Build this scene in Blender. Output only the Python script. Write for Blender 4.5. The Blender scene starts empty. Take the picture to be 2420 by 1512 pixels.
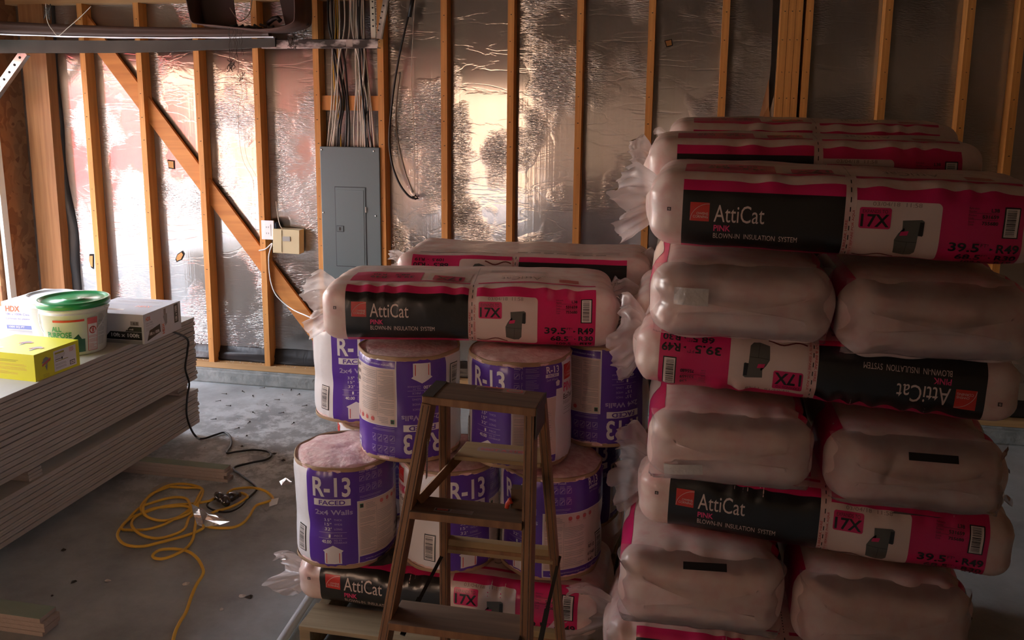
import bpy, bmesh, math, random
from mathutils import Vector, Matrix, noise as mnoise
random.seed(7)
C = bpy.context.scene.collection
sc = bpy.context.scene
# ------------------------------------------------------------------ camera, light, exposure
FPX = 2025.8; CY = 604.7; YAW = -0.19794; PIT = -0.17066; ROL = 0.00979
CAM = Vector((3.8969, -5.0517, 1.8389))
_F = Vector((math.sin(YAW)*math.cos(PIT), math.cos(YAW)*math.cos(PIT), math.sin(PIT)))
_R0 = Vector((math.cos(YAW), -math.sin(YAW), 0)); _U0 = _R0.cross(_F)
_R = math.cos(ROL)*_R0 + math.sin(ROL)*_U0; _U = -math.sin(ROL)*_R0 + math.cos(ROL)*_U0
cd = bpy.data.cameras.new('camera'); cam = bpy.data.objects.new('camera', cd); C.objects.link(cam)
m = Matrix((_R, _U, -_F)).transposed().to_4x4(); m.translation = CAM; cam.matrix_world = m
cd.sensor_width = 36; cd.lens = FPX/2420*36; cd.shift_y = -(756-CY)/2420; cd.clip_end = 300
sc.camera = cam
def at(px, py, x=None, y=None, z=None):
    """world point seen at a pixel of the photograph on a known plane of the room"""
    d = _F + _R*((px-1210)/FPX) - _U*((py-CY)/FPX)
    t = (x-CAM.x)/d.x if x is not None else (y-CAM.y)/d.y if y is not None else (z-CAM.z)/d.z
    return CAM + d*t
w = bpy.data.worlds.new('sky'); sc.world = w; w.use_nodes = True
nt = w.node_tree; bg = nt.nodes['Background']
tc = nt.nodes.new('ShaderNodeTexCoord'); sx = nt.nodes.new('ShaderNodeSeparateXYZ'); rp = nt.nodes.new('ShaderNodeValToRGB')
nt.links.new(tc.outputs['Generated'], sx.inputs[0]); nt.links.new(sx.outputs['Z'], rp.inputs[0]); nt.links.new(rp.outputs[0], bg.inputs[0])
rp.color_ramp.elements[0].color = (1, .95, .88, 1); rp.color_ramp.elements[1].color = (.52, .66, 1, 1)
bg.inputs[1].default_value = 6.2
sl = bpy.data.lights.new('sun', 'SUN'); sun = bpy.data.objects.new('sun', sl); C.objects.link(sun)
sl.energy = 13.0; sl.color = (1, .90, .76); sl.angle = .01
sun.rotation_euler = Vector((-.38, -.50, -.75)).to_track_quat('-Z', 'Y').to_euler()
pl = bpy.data.lights.new('door_daylight_portal', 'AREA'); po = bpy.data.objects.new('door_daylight_portal', pl); C.objects.link(po)
pl.shape = 'RECTANGLE'; pl.size = 2.15; pl.size_y = 3.15; po.location = (-.60, -1.78, 1.07)
po.rotation_euler = Vector((1, 0, 0)).to_track_quat('-Z', 'Y').to_euler(); pl.cycles.is_portal = True
pl3 = pl.copy(); po3 = bpy.data.objects.new('added_door_daylight_portal', pl3); C.objects.link(po3); pl3.size = 1.8; pl3.size_y = 2.15; po3.location = (.55, -9.15, 1.07); po3.rotation_euler = Vector((0, 1, 0)).to_track_quat('-Z', 'Y').to_euler()
vs = sc.view_settings; vs.view_transform = 'Standard'; vs.look = 'None'; vs.gamma = 1; vs.exposure = 1.6; vs.use_curve_mapping = False
sc.cycles.max_bounces = 8; sc.cycles.diffuse_bounces = 4; sc.cycles.glossy_bounces = 4; sc.cycles.transparent_max_bounces = 12
sc.cycles.sample_clamp_indirect = 6

# ------------------------------------------------------------------ materials
MATS = {}
def mat(name, col, rough=.6, metal=0, bump=0, bscale=40, col2=None, cscale=8, stretch=(1,1,1), spec=.5, coat=0, detail=4, alpha=1, trans=0, aniso=0, lo=.35, hi=.65, bdist=.01):
    if name in MATS: return MATS[name]
    m = bpy.data.materials.new(name); m.use_nodes = True; MATS[name] = m
    n = m.node_tree.nodes; l = m.node_tree.links; p = n['Principled BSDF']
    p.inputs['Base Color'].default_value = (*col, 1); p.inputs['Roughness'].default_value = rough
    p.inputs['Metallic'].default_value = metal; p.inputs['Specular IOR Level'].default_value = spec
    p.inputs['Coat Weight'].default_value = coat; p.inputs['Coat Roughness'].default_value = .2
    p.inputs['Alpha'].default_value = alpha
    tcn = n.new('ShaderNodeTexCoord'); mp = n.new('ShaderNodeMapping'); mp.inputs['Scale'].default_value = stretch
    l.new(tcn.outputs['Object'], mp.inputs[0])
    if col2:
        no = n.new('ShaderNodeTexNoise'); no.inputs['Scale'].default_value = cscale; no.inputs['Detail'].default_value = detail
        l.new(mp.outputs[0], no.inputs[0]); r = n.new('ShaderNodeValToRGB'); l.new(no.outputs[0], r.inputs[0])
        r.color_ramp.elements[0].position = lo; r.color_ramp.elements[1].position = hi
        r.color_ramp.elements[0].color = (*col, 1); r.color_ramp.elements[1].color = (*col2, 1)
        l.new(r.outputs[0], p.inputs['Base Color'])
    if bump:
        no = n.new('ShaderNodeTexNoise'); no.inputs['Scale'].default_value = bscale; no.inputs['Detail'].default_value = 5
        l.new(mp.outputs[0], no.inputs[0]); b = n.new('ShaderNodeBump'); b.inputs['Strength'].default_value = bump; b.inputs['Distance'].default_value = bdist
        l.new(no.outputs[0], b.inputs['Height']); l.new(b.outputs[0], p.inputs['Normal'])
        if coat: l.new(b.outputs[0], p.inputs['Coat Normal'])
    return m
def wood(name, a, b, rough=.65, axis=2, s=1):
    st = [26*s]*3; st[axis] = 1.3*s
    return mat(name, a, rough, 0, .15, 6, b, 1.6, tuple(st), detail=6, lo=.3, hi=.75, bdist=.004)
STUD = wood('stud_pine', (.70, .32, .08), (.46, .18, .04))
STUDX = wood('plate_pine', (.50, .30, .13), (.36, .20, .08), axis=0)
BRACE = wood('brace_fir', (.60, .24, .05), (.42, .14, .025), axis=0, s=.8)
POST = wood('post_fir', (.36, .17, .06), (.22, .095, .03))
LADW = wood('ladder_wood', (.30, .145, .055), (.16, .07, .028), rough=.55)
LADX = wood('ladder_step_wood', (.17, .10, .06), (.085, .05, .03), axis=0)
PALW = wood('pallet_wood', (.42, .33, .20), (.24, .18, .10), axis=0)
SHELF = wood('paint_shelf_board', (.36, .25, .12), (.28, .19, .09), axis=0)
RISER = wood('grey_brown_trim', (.085, .045, .03), (.05, .027, .02), axis=0)
PAPER = mat('gypsum_face_paper', (.62, .60, .55), .8, col2=(.55, .53, .49), cscale=5)
EDGEP = mat('gypsum_edge_paper', (.52, .47, .42), .85, col2=(.47, .42, .38), cscale=3)
GREENP = mat('green_face_paper', (.30, .38, .30), .8, col2=(.36, .42, .34), cscale=9)
CORE = mat('gypsum_core', (.62, .56, .50), .95, bump=.6, bscale=60)
CORED = mat('gypsum_cut_edge', (.42, .34, .29), .95, bump=.5, bscale=60)
BLACKP = mat('black_plastic', (.012, .012, .014), .35, bump=.25, bscale=18, stretch=(1, 1, .3))
STEEL = mat('galvanised_steel', (.42, .42, .40), .38, 1, bump=.1, bscale=30, col2=(.22, .21, .2), cscale=7)
STEELD = mat('dirty_track_steel', (.05, .046, .036), .6, .3, col2=(.03, .027, .02), cscale=4)
WHITEM = mat('white_track_paint', (.80, .84, .80), .4)
PANELG = mat('panel_grey_paint', (.115, .155, .165), .42, .25, bump=.05, bscale=60)
PANELD = mat('panel_gap', (.03, .04, .045), .6)
SCREW = mat('screw_zinc', (.7, .7, .68), .3, 1)
BLK = mat('black_rubber', (.012, .011, .011), .45)
WHT = mat('white_plastic', (.82, .84, .86), .35)
BEIGE = mat('beige_plastic', (.66, .58, .36), .45)
CABW = mat('grey_white_cable', (.62, .56, .46), .5)
CABY = mat('yellow_cable', (.62, .36, .03), .45)
CORDY = mat('yellow_cord', (.80, .47, .05), .5, bump=.3, bscale=120)
RED = mat('red_rubber', (.55, .06, .03), .5)
HOLE = mat('dark_hole', (.01, .009, .008), .8)
DIRT = mat('dirt', (.05, .04, .03), .9)
CONC = mat('driveway_concrete', (.29, .28, .25), .9, col2=(.25, .24, .215), cscale=.6)
DRYW = mat('interior_board', (.20, .125, .07), .9, col2=(.15, .09, .05), cscale=2)
STUCCO = mat('peach_stucco', (.52, .33, .215), .9)
ASPH = mat('asphalt', (.10, .10, .10), .9)
GRASS = mat('lawn', (.12, .16, .05), .95)
CARR = mat('red_car_paint', (.62, .03, .05), .3, coat=.5)
def osb():
    m = mat('oriented_strand_board', (.32, .13, .05), .75, bump=.2, bscale=30)
    n = m.node_tree.nodes; l = m.node_tree.links; p = n['Principled BSDF']
    v = n.new('ShaderNodeTexVoronoi'); v.inputs['Scale'].default_value = 22; t = n.new('ShaderNodeTexCoord')
    mp = n.new('ShaderNodeMapping'); mp.inputs['Scale'].default_value = (1, 1.4, .6); nz = n.new('ShaderNodeTexNoise'); nz.inputs['Scale'].default_value = 6
    mx = n.new('ShaderNodeMixRGB'); mx.inputs[0].default_value = .25
    l.new(t.outputs['Object'], mx.inputs[1]); l.new(t.outputs['Object'], nz.inputs[0]); l.new(nz.outputs['Color'], mx.inputs[2]); l.new(mx.outputs[0], mp.inputs[0]); l.new(mp.outputs[0], v.inputs[0])
    r = n.new('ShaderNodeValToRGB'); l.new(v.outputs['Color'], r.inputs[0]); l.new(r.outputs[0], p.inputs['Base Color'])
    r.color_ramp.elements[0].color = (.20, .072, .028, 1); r.color_ramp.elements[1].color = (.46, .21, .085, 1)
    return m
OSB = osb()
def floor_mat():
    m = mat('stained_concrete', (.2, .2, .2), .6); n = m.node_tree.nodes; l = m.node_tree.links; p = n['Principled BSDF']
    t = n.new('ShaderNodeTexCoord')
    a = n.new('ShaderNodeTexNoise'); a.inputs['Scale'].default_value = 2.2; a.inputs['Detail'].default_value = 8; a.inputs['Roughness'].default_value = .65
    b = n.new('ShaderNodeTexNoise'); b.inputs['Scale'].default_value = 7; b.inputs['Detail'].default_value = 10; b.inputs['Roughness'].default_value = .75
    l.new(t.outputs['Object'], a.inputs[0]); l.new(t.outputs['Object'], b.inputs[0])
    r = n.new('ShaderNodeValToRGB'); l.new(a.outputs[0], r.inputs[0]); e = r.color_ramp.elements
    e[0].position = .3; e[0].color = (.235, .245, .245, 1); e[1].position = .68; e[1].color = (.47, .50, .505, 1)
    r2 = n.new('ShaderNodeValToRGB'); l.new(b.outputs[0], r2.inputs[0]); r2.color_ramp.elements[0].position = .46; r2.color_ramp.elements[1].position = .56
    # pale patch beside the boards: gypsum dust plus wet sheen painted into the colour
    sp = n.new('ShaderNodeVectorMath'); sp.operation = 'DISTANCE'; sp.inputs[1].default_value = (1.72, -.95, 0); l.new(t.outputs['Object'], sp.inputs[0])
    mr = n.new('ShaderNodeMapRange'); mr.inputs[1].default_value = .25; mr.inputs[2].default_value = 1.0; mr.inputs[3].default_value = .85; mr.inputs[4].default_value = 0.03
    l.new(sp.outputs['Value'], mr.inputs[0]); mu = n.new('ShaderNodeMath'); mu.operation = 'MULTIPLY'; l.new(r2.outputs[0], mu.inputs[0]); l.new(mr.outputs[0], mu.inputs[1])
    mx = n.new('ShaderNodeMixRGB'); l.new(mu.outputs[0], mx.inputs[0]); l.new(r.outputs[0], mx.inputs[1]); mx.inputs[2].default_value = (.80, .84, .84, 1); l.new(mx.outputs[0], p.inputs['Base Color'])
    rr = n.new('ShaderNodeMapRange'); rr.inputs[3].default_value = .38; rr.inputs[4].default_value = .8; l.new(b.outputs[0], rr.inputs[0]); l.new(rr.outputs[0], p.inputs['Roughness'])
    bp = n.new('ShaderNodeBump'); bp.inputs['Strength'].default_value = .35; bp.inputs['Distance'].default_value = .01; l.new(b.outputs[0], bp.inputs['Height']); l.new(bp.outputs[0], p.inputs['Normal'])
    return m
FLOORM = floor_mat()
def foil():
    m = mat('foil_facing', (.80, .78, .75), .3, 1); n = m.node_tree.nodes; l = m.node_tree.links; p = n['Principled BSDF']
    t = n.new('ShaderNodeTexCoord')
    def nz(scale, st, det=3, dist=0):
        mp = n.new('ShaderNodeMapping'); mp.inputs['Scale'].default_value = st; l.new(t.outputs['Object'], mp.inputs[0])
        a = n.new('ShaderNodeTexNoise'); a.inputs['Scale'].default_value = scale; a.inputs['Detail'].default_value = det; a.inputs['Distortion'].default_value = dist
        l.new(mp.outputs[0], a.inputs[0]); return a.outputs[0]
    def mth(op, a, b=None):
        k = n.new('ShaderNodeMath'); k.operation = op
        for i, v in enumerate((a, b)):
            if v is None: continue
            if isinstance(v, (int, float)): k.inputs[i].default_value = v
            else: l.new(v, k.inputs[i])
        return k.outputs[0]
    # fine horizontal ripples, long horizontal creases, vertical rolling lines, soft buckles
    rip = nz(34, (1.0, 1, 4.6), 2, .8)
    msk = mth('MULTIPLY', mth('MAXIMUM', mth('SUBTRACT', nz(2.3, (1.2, 1, .9), 3), .47), 0), 5)
    cr = nz(3.2, (.8, 1, 3.2), 4, .8); cr = mth('ABSOLUTE', mth('SUBTRACT', cr, .5)); cr = mth('MINIMUM', mth('MULTIPLY', cr, 26), 1)
    ver = nz(60, (1.2, 1, .02), 1)
    big = nz(1.6, (1, 1, .8), 2)
    h = mth('ADD', mth('MULTIPLY', mth('MULTIPLY', rip, msk), .0050), mth('MULTIPLY', mth('MULTIPLY', cr, mth('ADD', msk, .25)), .0007))
    h = mth('ADD', h, mth('MULTIPLY', ver, .00025)); h = mth('ADD', h, mth('MULTIPLY', big, .004))
    b = n.new('ShaderNodeBump'); b.inputs['Strength'].default_value = 1; b.inputs['Distance'].default_value = 1; l.new(h, b.inputs['Height'])
    l.new(b.outputs[0], p.inputs['Normal'])
    # vertical rolling grooves spread the reflection sideways
    p.inputs['Anisotropic'].default_value = .9; p.inputs['Roughness'].default_value = .31
    tn = n.new('ShaderNodeCombineXYZ'); tn.inputs[0].default_value = 1; l.new(tn.outputs[0], p.inputs['Tangent'])
    r = n.new('ShaderNodeValToRGB'); l.new(nz(4, (1, 1, .5), 5), r.inputs[0]); r.color_ramp.elements[0].color = (.34, .33, .315, 1); r.color_ramp.elements[1].color = (.48, .475, .465, 1)
    l.new(r.outputs[0], p.inputs['Base Color'])
    g = n.new('ShaderNodeBsdfGlossy'); g.inputs['Roughness'].default_value = .09; l.new(b.outputs[0], g.inputs['Normal']); l.new(r.outputs[0], g.inputs[0])
    mx = n.new('ShaderNodeMixShader'); mx.inputs[0].default_value = .5; l.new(p.outputs[0], mx.inputs[1]); l.new(g.outputs[0], mx.inputs[2]); l.new(mx.outputs[0], n['Material Output'].inputs[0])
    return m
FOIL = foil()
def film(name, col, a, rough=.22, bump=.5, bs=25):
    m = bpy.data.materials.new(name); m.use_nodes = True; n = m.node_tree.nodes; l = m.node_tree.links; n.remove(n['Principled BSDF'])
    o = n['Material Output']; t = n.new('ShaderNodeTexCoord'); nz = n.new('ShaderNodeTexNoise'); nz.inputs['Scale'].default_value = bs; nz.inputs['Detail'].default_value = 3
    l.new(t.outputs['Object'], nz.inputs[0]); b = n.new('ShaderNodeBump'); b.inputs['Strength'].default_value = bump; b.inputs['Distance'].default_value = .01; l.new(nz.outputs[0], b.inputs['Height'])
    d = n.new('ShaderNodeBsdfDiffuse'); d.inputs[0].default_value = (*col, 1); tl = n.new('ShaderNodeBsdfTranslucent'); tl.inputs[0].default_value = (*col, 1)
    g = n.new('ShaderNodeBsdfGlossy'); g.inputs['Roughness'].default_value = rough; g.inputs[0].default_value = (.9, .9, .9, 1)
    tr = n.new('ShaderNodeBsdfTransparent')
    for s in (d, tl, g): l.new(b.outputs[0], s.inputs['Normal'])
    a1 = n.new('ShaderNodeMixShader'); a1.inputs[0].default_value = .5; l.new(d.outputs[0], a1.inputs[1]); l.new(tl.outputs[0], a1.inputs[2])
    a2 = n.new('ShaderNodeMixShader'); a2.inputs[0].default_value = a; l.new(tr.outputs[0], a2.inputs[1]); l.new(a1.outputs[0], a2.inputs[2])
    fr = n.new('ShaderNodeFresnel'); fr.inputs[0].default_value = 1.36; l.new(b.outputs[0], fr.inputs['Normal'])
    a3 = n.new('ShaderNodeMixShader'); l.new(fr.outputs[0], a3.inputs[0]); l.new(a2.outputs[0], a3.inputs[1]); l.new(g.outputs[0], a3.inputs[2]); l.new(a3.outputs[0], o.inputs[0])
    MATS[name] = m; return m
TAIL = film('milky_bag_film', (.88, .80, .78), .62)
CLEAR = film('clear_end_film', (.93, .82, .77), .16, rough=.22, bump=.9, bs=11)
# bag materials: slot order used by the printed decals
BAGF = mat('film_over_pink_insulation', (.78, .62, .56), .42, bump=.35, bscale=16, col2=(.74, .46, .43), cscale=26, stretch=(1, 1, 1), coat=.35, detail=6, lo=.42, hi=.75, bdist=.008)
def ink(name, col, rough=.38, coat=.45): return mat(name, col, rough, bump=.4, bscale=16, coat=coat, bdist=.006)
INK = dict(pink=ink('hot_pink_ink', (.66, .014, .13)), black=ink('black_ink', (.010, .010, .010), .32), white=ink('white_ink', (.80, .74, .70)), cream=ink('cream_panel_ink', (.72, .58, .52)),
           red=ink('red_logo_ink', (.62, .03, .02)), brown=ink('brown_hose_ink', (.16, .02, .015)), grey=ink('grey_machine_ink', (.10, .10, .085)), dk=ink('dark_text_ink', (.045, .02, .025)),
           tan=ink('faint_grey_ink', (.30, .22, .19)), rose=ink('faint_red_ink', (.60, .12, .12)), pinktext=ink('pink_text_ink', (.80, .05, .20)),
           purple=ink('purple_ink', (.105, .035, .36), .35), lilac=ink('lilac_text_ink', (.45, .38, .62)), paper=ink('white_wrap_ink', (.80, .78, .80)), g2=ink('grey_print_ink', (.30, .29, .29)),
           green=ink('green_ink', (.01, .28, .10)), dgreen=ink('dark_green_ink', (.01, .10, .05)), orange=ink('orange_ink', (.80, .16, .06)), blue=ink('blue_print_ink', (.20, .26, .55)), yellow=ink('yellow_card_ink', (.85, .80, .04)), olive=ink('olive_ink', (.35, .30, .03)))
KRAFT = mat('kraft_paper', (.42, .28, .17), .8)
FIBER = mat('pink_fibreglass', (.72, .42, .41), .9, bump=.6, bscale=70, col2=(.86, .64, .60), cscale=40, detail=6, bdist=.006)
SHRINK = film('shrink_film', (.85, .85, .88), .06, rough=.08, bump=.9, bs=18)

# ------------------------------------------------------------------ helpers
def link(name, me, parent=None, loc=None, rot=None):
    o = bpy.data.objects.new(name, me); C.objects.link(o)
    if parent: o.parent = parent
    if loc is not None: o.location = loc
    if rot is not None: o.rotation_euler = rot
    return o
def empty(name, loc=(0, 0, 0), rz=0, rot=None):
    o = bpy.data.objects.new(name, None); C.objects.link(o); o.location = loc; o.empty_display_size = .1
    o.rotation_euler = rot if rot else (0, 0, rz); return o
def tag(o, label=None, cat=None, group=None, kind=None):
    if label: o['label'] = label
    if cat: o['category'] = cat
    if group: o['group'] = group
    if kind: o['kind'] = kind
    return o
class MB:
    def __init__(s): s.v = []; s.f = []; s.mi = []; s.mats = []; s.sm = []
    def slot(s, m):
        if m not in s.mats: s.mats.append(m)
        return s.mats.index(m)
    def add(s, vs, fs, m, smooth=False):
        o = len(s.v); s.v += [tuple(v) for v in vs]; k = s.slot(m)
        for f in fs: s.f.append(tuple(i+o for i in f)); s.mi.append(k); s.sm.append(smooth)
    def box(s, a, b, m, mtx=None):
        x0, y0, z0 = a; x1, y1, z1 = b
        vs = [(x, y, z) for z in (z0, z1) for y in (y0, y1) for x in (x0, x1)]
        if mtx: vs = [mtx @ Vector(v) for v in vs]
        s.add(vs, [(0, 2, 3, 1), (4, 5, 7, 6), (0, 1, 5, 4), (2, 6, 7, 3), (0, 4, 6, 2), (1, 3, 7, 5)], m)
    def beam(s, p, q, w, d, m, up=(0, 1, 0)):
        """rectangular bar from p to q, w along side, d along up"""
        p = Vector(p); q = Vector(q); ax = (q-p); L = ax.length; ax.normalize(); u = Vector(up); u = (u-ax*u.dot(ax)).normalized(); sd = ax.cross(u)
        mt = Matrix((sd, u, ax)).transposed().to_4x4(); mt.translation = p
        s.box((-w/2, -d/2, 0), (w/2, d/2, L), m, mt)
    def tube(s, pts, r, m, n=8, closed=False):
        pts = [Vector(p) for p in pts]; N = len(pts); rings = []; prev = None
        for i, p in enumerate(pts):
            t = (pts[min(i+1, N-1)]-pts[max(i-1, 0)])
            if t.length < 1e-9: t = Vector((0, 0, 1))
            t.normalize()
            if prev is None: prev = t.orthogonal().normalized()
            a = (prev-t*prev.dot(t)); a = a.normalized() if a.length > 1e-6 else t.orthogonal().normalized(); prev = a; b = t.cross(a)
            rr = r[i] if isinstance(r, (list, tuple)) else r
            rings.append([p+(a*math.cos(2*math.pi*k/n)+b*math.sin(2*math.pi*k/n))*rr for k in range(n)])
        vs = [v for ring in rings for v in ring]; fs = []
        for i in range(N-1):
            for k in range(n): fs.append((i*n+k, i*n+(k+1) % n, (i+1)*n+(k+1) % n, (i+1)*n+k))
        fs.append(tuple(range(n-1, -1, -1))); fs.append(tuple((N-1)*n+k for k in range(n)))
        s.add(vs, fs, m, True)
    def lathe(s, prof, m, n=48, c=(0, 0, 0), fn=None):
        vs = []; fs = []
        for r, z in prof:
            for k in range(n):
                a = 2*math.pi*k/n; v = Vector((c[0]+r*math.cos(a), c[1]+r*math.sin(a), c[2]+z)); vs.append(fn(v, a) if fn else v)
        P = len(prof)
        for i in range(P-1):
            for k in range(n): fs.append((i*n+k, i*n+(k+1) % n, (i+1)*n+(k+1) % n, (i+1)*n+k))
        if prof[0][0] > 1e-6: fs.append(tuple(range(n-1, -1, -1)))
        if prof[-1][0] > 1e-6: fs.append(tuple((P-1)*n+k for k in range(n)))
        s.add(vs, fs, m, True)
    def prism(s, poly, z0, z1, m, mtx=None):
        n = len(poly); vs = [(x, y, z0) for x, y in poly]+[(x, y, z1) for x, y in poly]
        if mtx: vs = [mtx @ Vector(v) for v in vs]
        s.add(vs, [tuple(range(n-1, -1, -1)), tuple(range(n, 2*n))]+[(i, (i+1) % n, (i+1) % n+n, i+n) for i in range(n)], m)
    def mesh(s, name):
        me = bpy.data.meshes.new(name); me.from_pydata(s.v, [], s.f)
        for mm in s.mats: me.materials.append(mm)
        me.polygons.foreach_set('material_index', s.mi); me.polygons.foreach_set('use_smooth', s.sm); me.update(); return me
    def build(s, name, parent=None, loc=None, rot=None, bevel=0):
        o = link(name, s.mesh(name), parent, loc, rot)
        if bevel:
            b = o.modifiers.new('b', 'BEVEL'); b.width = bevel; b.segments = 2; b.limit_method = 'ANGLE'; b.angle_limit = math.radians(50)
        return o
def spline(pts, n=8, closed=False):
    P = [Vector(p) for p in pts]; out = []
    for i in range(len(P)-1):
        a = P[max(i-1, 0)]; b = P[i]; c = P[i+1]; d = P[min(i+2, len(P)-1)]
        for k in range(n):
            t = k/n; out.append(.5*((2*b)+(c-a)*t+(2*a-5*b+4*c-d)*t*t+(3*b-a-3*c+d)*t**3))
    out.append(P[-1]); return out
# --- text and print -------------------------------------------------
_tc = {}
def glyphs(txt, bold=False):
    """2D triangles of a string, normalised to a unit box"""
    k = (txt, bold)
    if k in _tc: return _tc[k]
    cu = bpy.data.curves.new('t', 'FONT'); cu.body = txt; cu.size = 1; cu.resolution_u = 3
    if bold: cu.offset = .022
    ob = bpy.data.objects.new('t', cu); C.objects.link(ob); dg = bpy.context.evaluated_depsgraph_get(); dg.update()
    me = bpy.data.meshes.new_from_object(ob.evaluated_get(dg)); bpy.data.objects.remove(ob); bpy.data.curves.remove(cu)
    vs = [(v.co.x, v.co.y) for v in me.vertices]; fs = [tuple(p.vertices) for p in me.polygons]; bpy.data.meshes.remove(me)
    x0 = min(v[0] for v in vs); x1 = max(v[0] for v in vs); y0 = min(v[1] for v in vs); y1 = max(v[1] for v in vs)
    vs = [((x-x0)/(x1-x0), (y-y0)/(y1-y0)) for x, y in vs]; _tc[k] = (vs, fs); return _tc[k]
# print items live in label space: u to the right, v DOWN from the label's top edge, metres
def T(txt, u, v, w, h, ink, bold=True, layer=3, rot=0):
    vs, fs = glyphs(txt, bold)
    if rot == 0: vs = [(u+x*w, v+(1-y)*h) for x, y in vs]
    elif rot == 180: vs = [(u+(1-x)*w, v+y*h) for x, y in vs]
    else: vs = [(u+(1-y)*w, v+(1-x)*h) for x, y in vs]      # reads bottom to top
    return (vs, fs, ink, layer)
def Rc(u0, v0, u1, v1, ink, layer=1): return ([(u0, v0), (u1, v0), (u1, v1), (u0, v1)], [(0, 1, 2, 3)], ink, layer)
def Pg(pts, ink, layer=2): return (list(pts), [tuple(range(len(pts)))], ink, layer)
def RR(u0, v0, u1, v1, r, ink, layer=2, corners=(1, 1, 1, 1)):
    pts = []
    for (cx, cy, a0, on) in ((u1-r, v0+r, -90, corners[1]), (u1-r, v1-r, 0, corners[2]), (u0+r, v1-r, 90, corners[3]), (u0+r, v0+r, 180, corners[0])):
        if on: pts += [(cx+r*math.cos(math.radians(a0+k*15)), cy+r*math.sin(math.radians(a0+k*15))) for k in range(7)]
        else: pts.append((u1 if cx > (u0+u1)/2 else u0, v1 if cy > (v0+v1)/2 else v0))
    return Pg(pts, ink, layer)
def stroke(pts, wd, ink, layer=2):
    L = []; R = []
    for i, (x, y) in enumerate(pts):
        a = pts[max(i-1, 0)]; b = pts[min(i+1, len(pts)-1)]; dx, dy = b[0]-a[0], b[1]-a[1]; q = math.hypot(dx, dy) or 1
        L.append((x-dy/q*wd/2, y+dx/q*wd/2)); R.append((x+dy/q*wd/2, y-dx/q*wd/2))
    n = len(pts); return (L+R, [(i, i+1, n+i+1, n+i) for i in range(n-1)], ink, layer)
def barcode(u0, v0, u1, v1, seed=1, frame='black', horiz=True):
    out = [Rc(u0, v0, u1, v1, frame, 3)]; b = .003; out.append(Rc(u0+b, v0+b, u1-b, v1-b, 'white', 4)); r = random.Random(seed); p = v0+2*b
    while p < v1-2.5*b:
        w = r.choice((.0009, .0015, .0026)); out.append(Rc(u0+2*b, p, u1-3*b, p+w, 'black', 5)); p += w+r.choice((.001, .0016, .0024))
    return out
def lines(u0, v0, u1, v1, ink, pitch=.006, seed=1, th=.0016, layer=4):
    r = random.Random(seed); out = []; v = v0
    while v < v1: out.append(Rc(u0, v, u0+(u1-u0)*r.choice((1, .95, .9, .97, .6, .8)), v+th, ink, layer)); v += pitch*r.choice((1, 1, 1, 1.8))
    return out
def flipped(items, u0, u1, v0, v1): return [([(u0+u1-x, v0+v1-y) for x, y in vs], fs, ink, ly) for vs, fs, ink, ly in items]
def press(mb, items, surf, inks, gu=.010, gv=.010, lift=.0009):
    """cut every printed shape on a fine grid and lay it on surf(u, v) -> (point, normal)"""
    for vs, fs, ink, layer in items:
        bm = bmesh.new(); bv = [bm.verts.new((x, y, 0)) for x, y in vs]
        for f in fs:
            try: bm.faces.new([bv[i] for i in f])
            except ValueError: pass
        us = [v[0] for v in vs]; vv = [v[1] for v in vs]
        for lo, hi, g, ax in ((min(us), max(us), gu, 0), (min(vv), max(vv), gv, 1)):
            k = math.floor(lo/g)+1
            while k*g < hi-1e-6:
                co = (k*g, 0, 0) if ax == 0 else (0, k*g, 0); no = (1, 0, 0) if ax == 0 else (0, 1, 0)
                bmesh.ops.bisect_plane(bm, geom=bm.verts[:]+bm.edges[:]+bm.faces[:], plane_co=co, plane_no=no, dist=1e-7); k += 1
        bm.verts.index_update(); out = []
        for v in bm.verts:
            p, nn = surf(v.co.x, v.co.y); out.append(p+nn*(lift*layer))
        faces = []
        for f in bm.faces:
            idx = [v.index for v in f.verts]
            a = f.calc_area()
            if a < 1e-12: continue
            n3 = (out[idx[1]]-out[idx[0]]).cross(out[idx[-1]]-out[idx[0]]); c = f.calc_center_median(); _, nn = surf(c.x, c.y)
            if n3.dot(nn) < 0: idx.reverse()
            faces.append(tuple(idx))
        mb.add(out, faces, inks[ink], True); bm.free()
# ------------------------------------------------------------------ the setting
YF = .089                                   # foil plane, stud fronts at y = 0
XL, XR, YB, ZC = -.53, 6.0, -9.1, 2.56
def struct(mb, name, **k): return tag(mb.build(name, **k), kind='structure')
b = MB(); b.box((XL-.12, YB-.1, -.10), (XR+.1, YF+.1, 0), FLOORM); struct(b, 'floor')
b = MB(); b.box((XL-.9, YB-.6, ZC), (XR+.1, YF+.2, ZC+.12), DRYW); struct(b, 'ceiling')
b = MB(); b.box((XL, YF, .10), (XR, YF+.03, ZC), FOIL); struct(b, 'wall_back')
b = MB(); b.box((XR, YB, 0), (XR+.1, YF, ZC), DRYW); struct(b, 'wall_right')
b = MB()
for y0, y1, z0, z1 in ((-.25, YF+.03, 0, ZC), (-3.3, -.25, 2.15, ZC), (YB, -3.3, 0, ZC)): b.box((XL-.03, y0, z0), (XL, y1, z1), OSB)
struct(b, 'wall_left')
b = MB()   # wall behind the camera, second door added at left for the foil's reflection
for x0, x1, z0, z1 in ((XL, -.3, 0, ZC), (-.3, 1.4, 2.15, ZC), (1.4, XR, 0, ZC)): b.box((x0, YB-.1, z0), (x1, YB, z1), DRYW)
struct(b, 'wall_front')
b = MB(); b.box((2.3, -6.1, 0), (XR, -6.0, ZC), DRYW); struct(b, 'added_light_blocker')  # unseen partition added to keep back door light off the tall stack
b = MB(); b.box((-60, -60, -.16), (XL-.12, 60, -.04), CONC); tag(b.build('driveway'), kind='structure')
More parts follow.
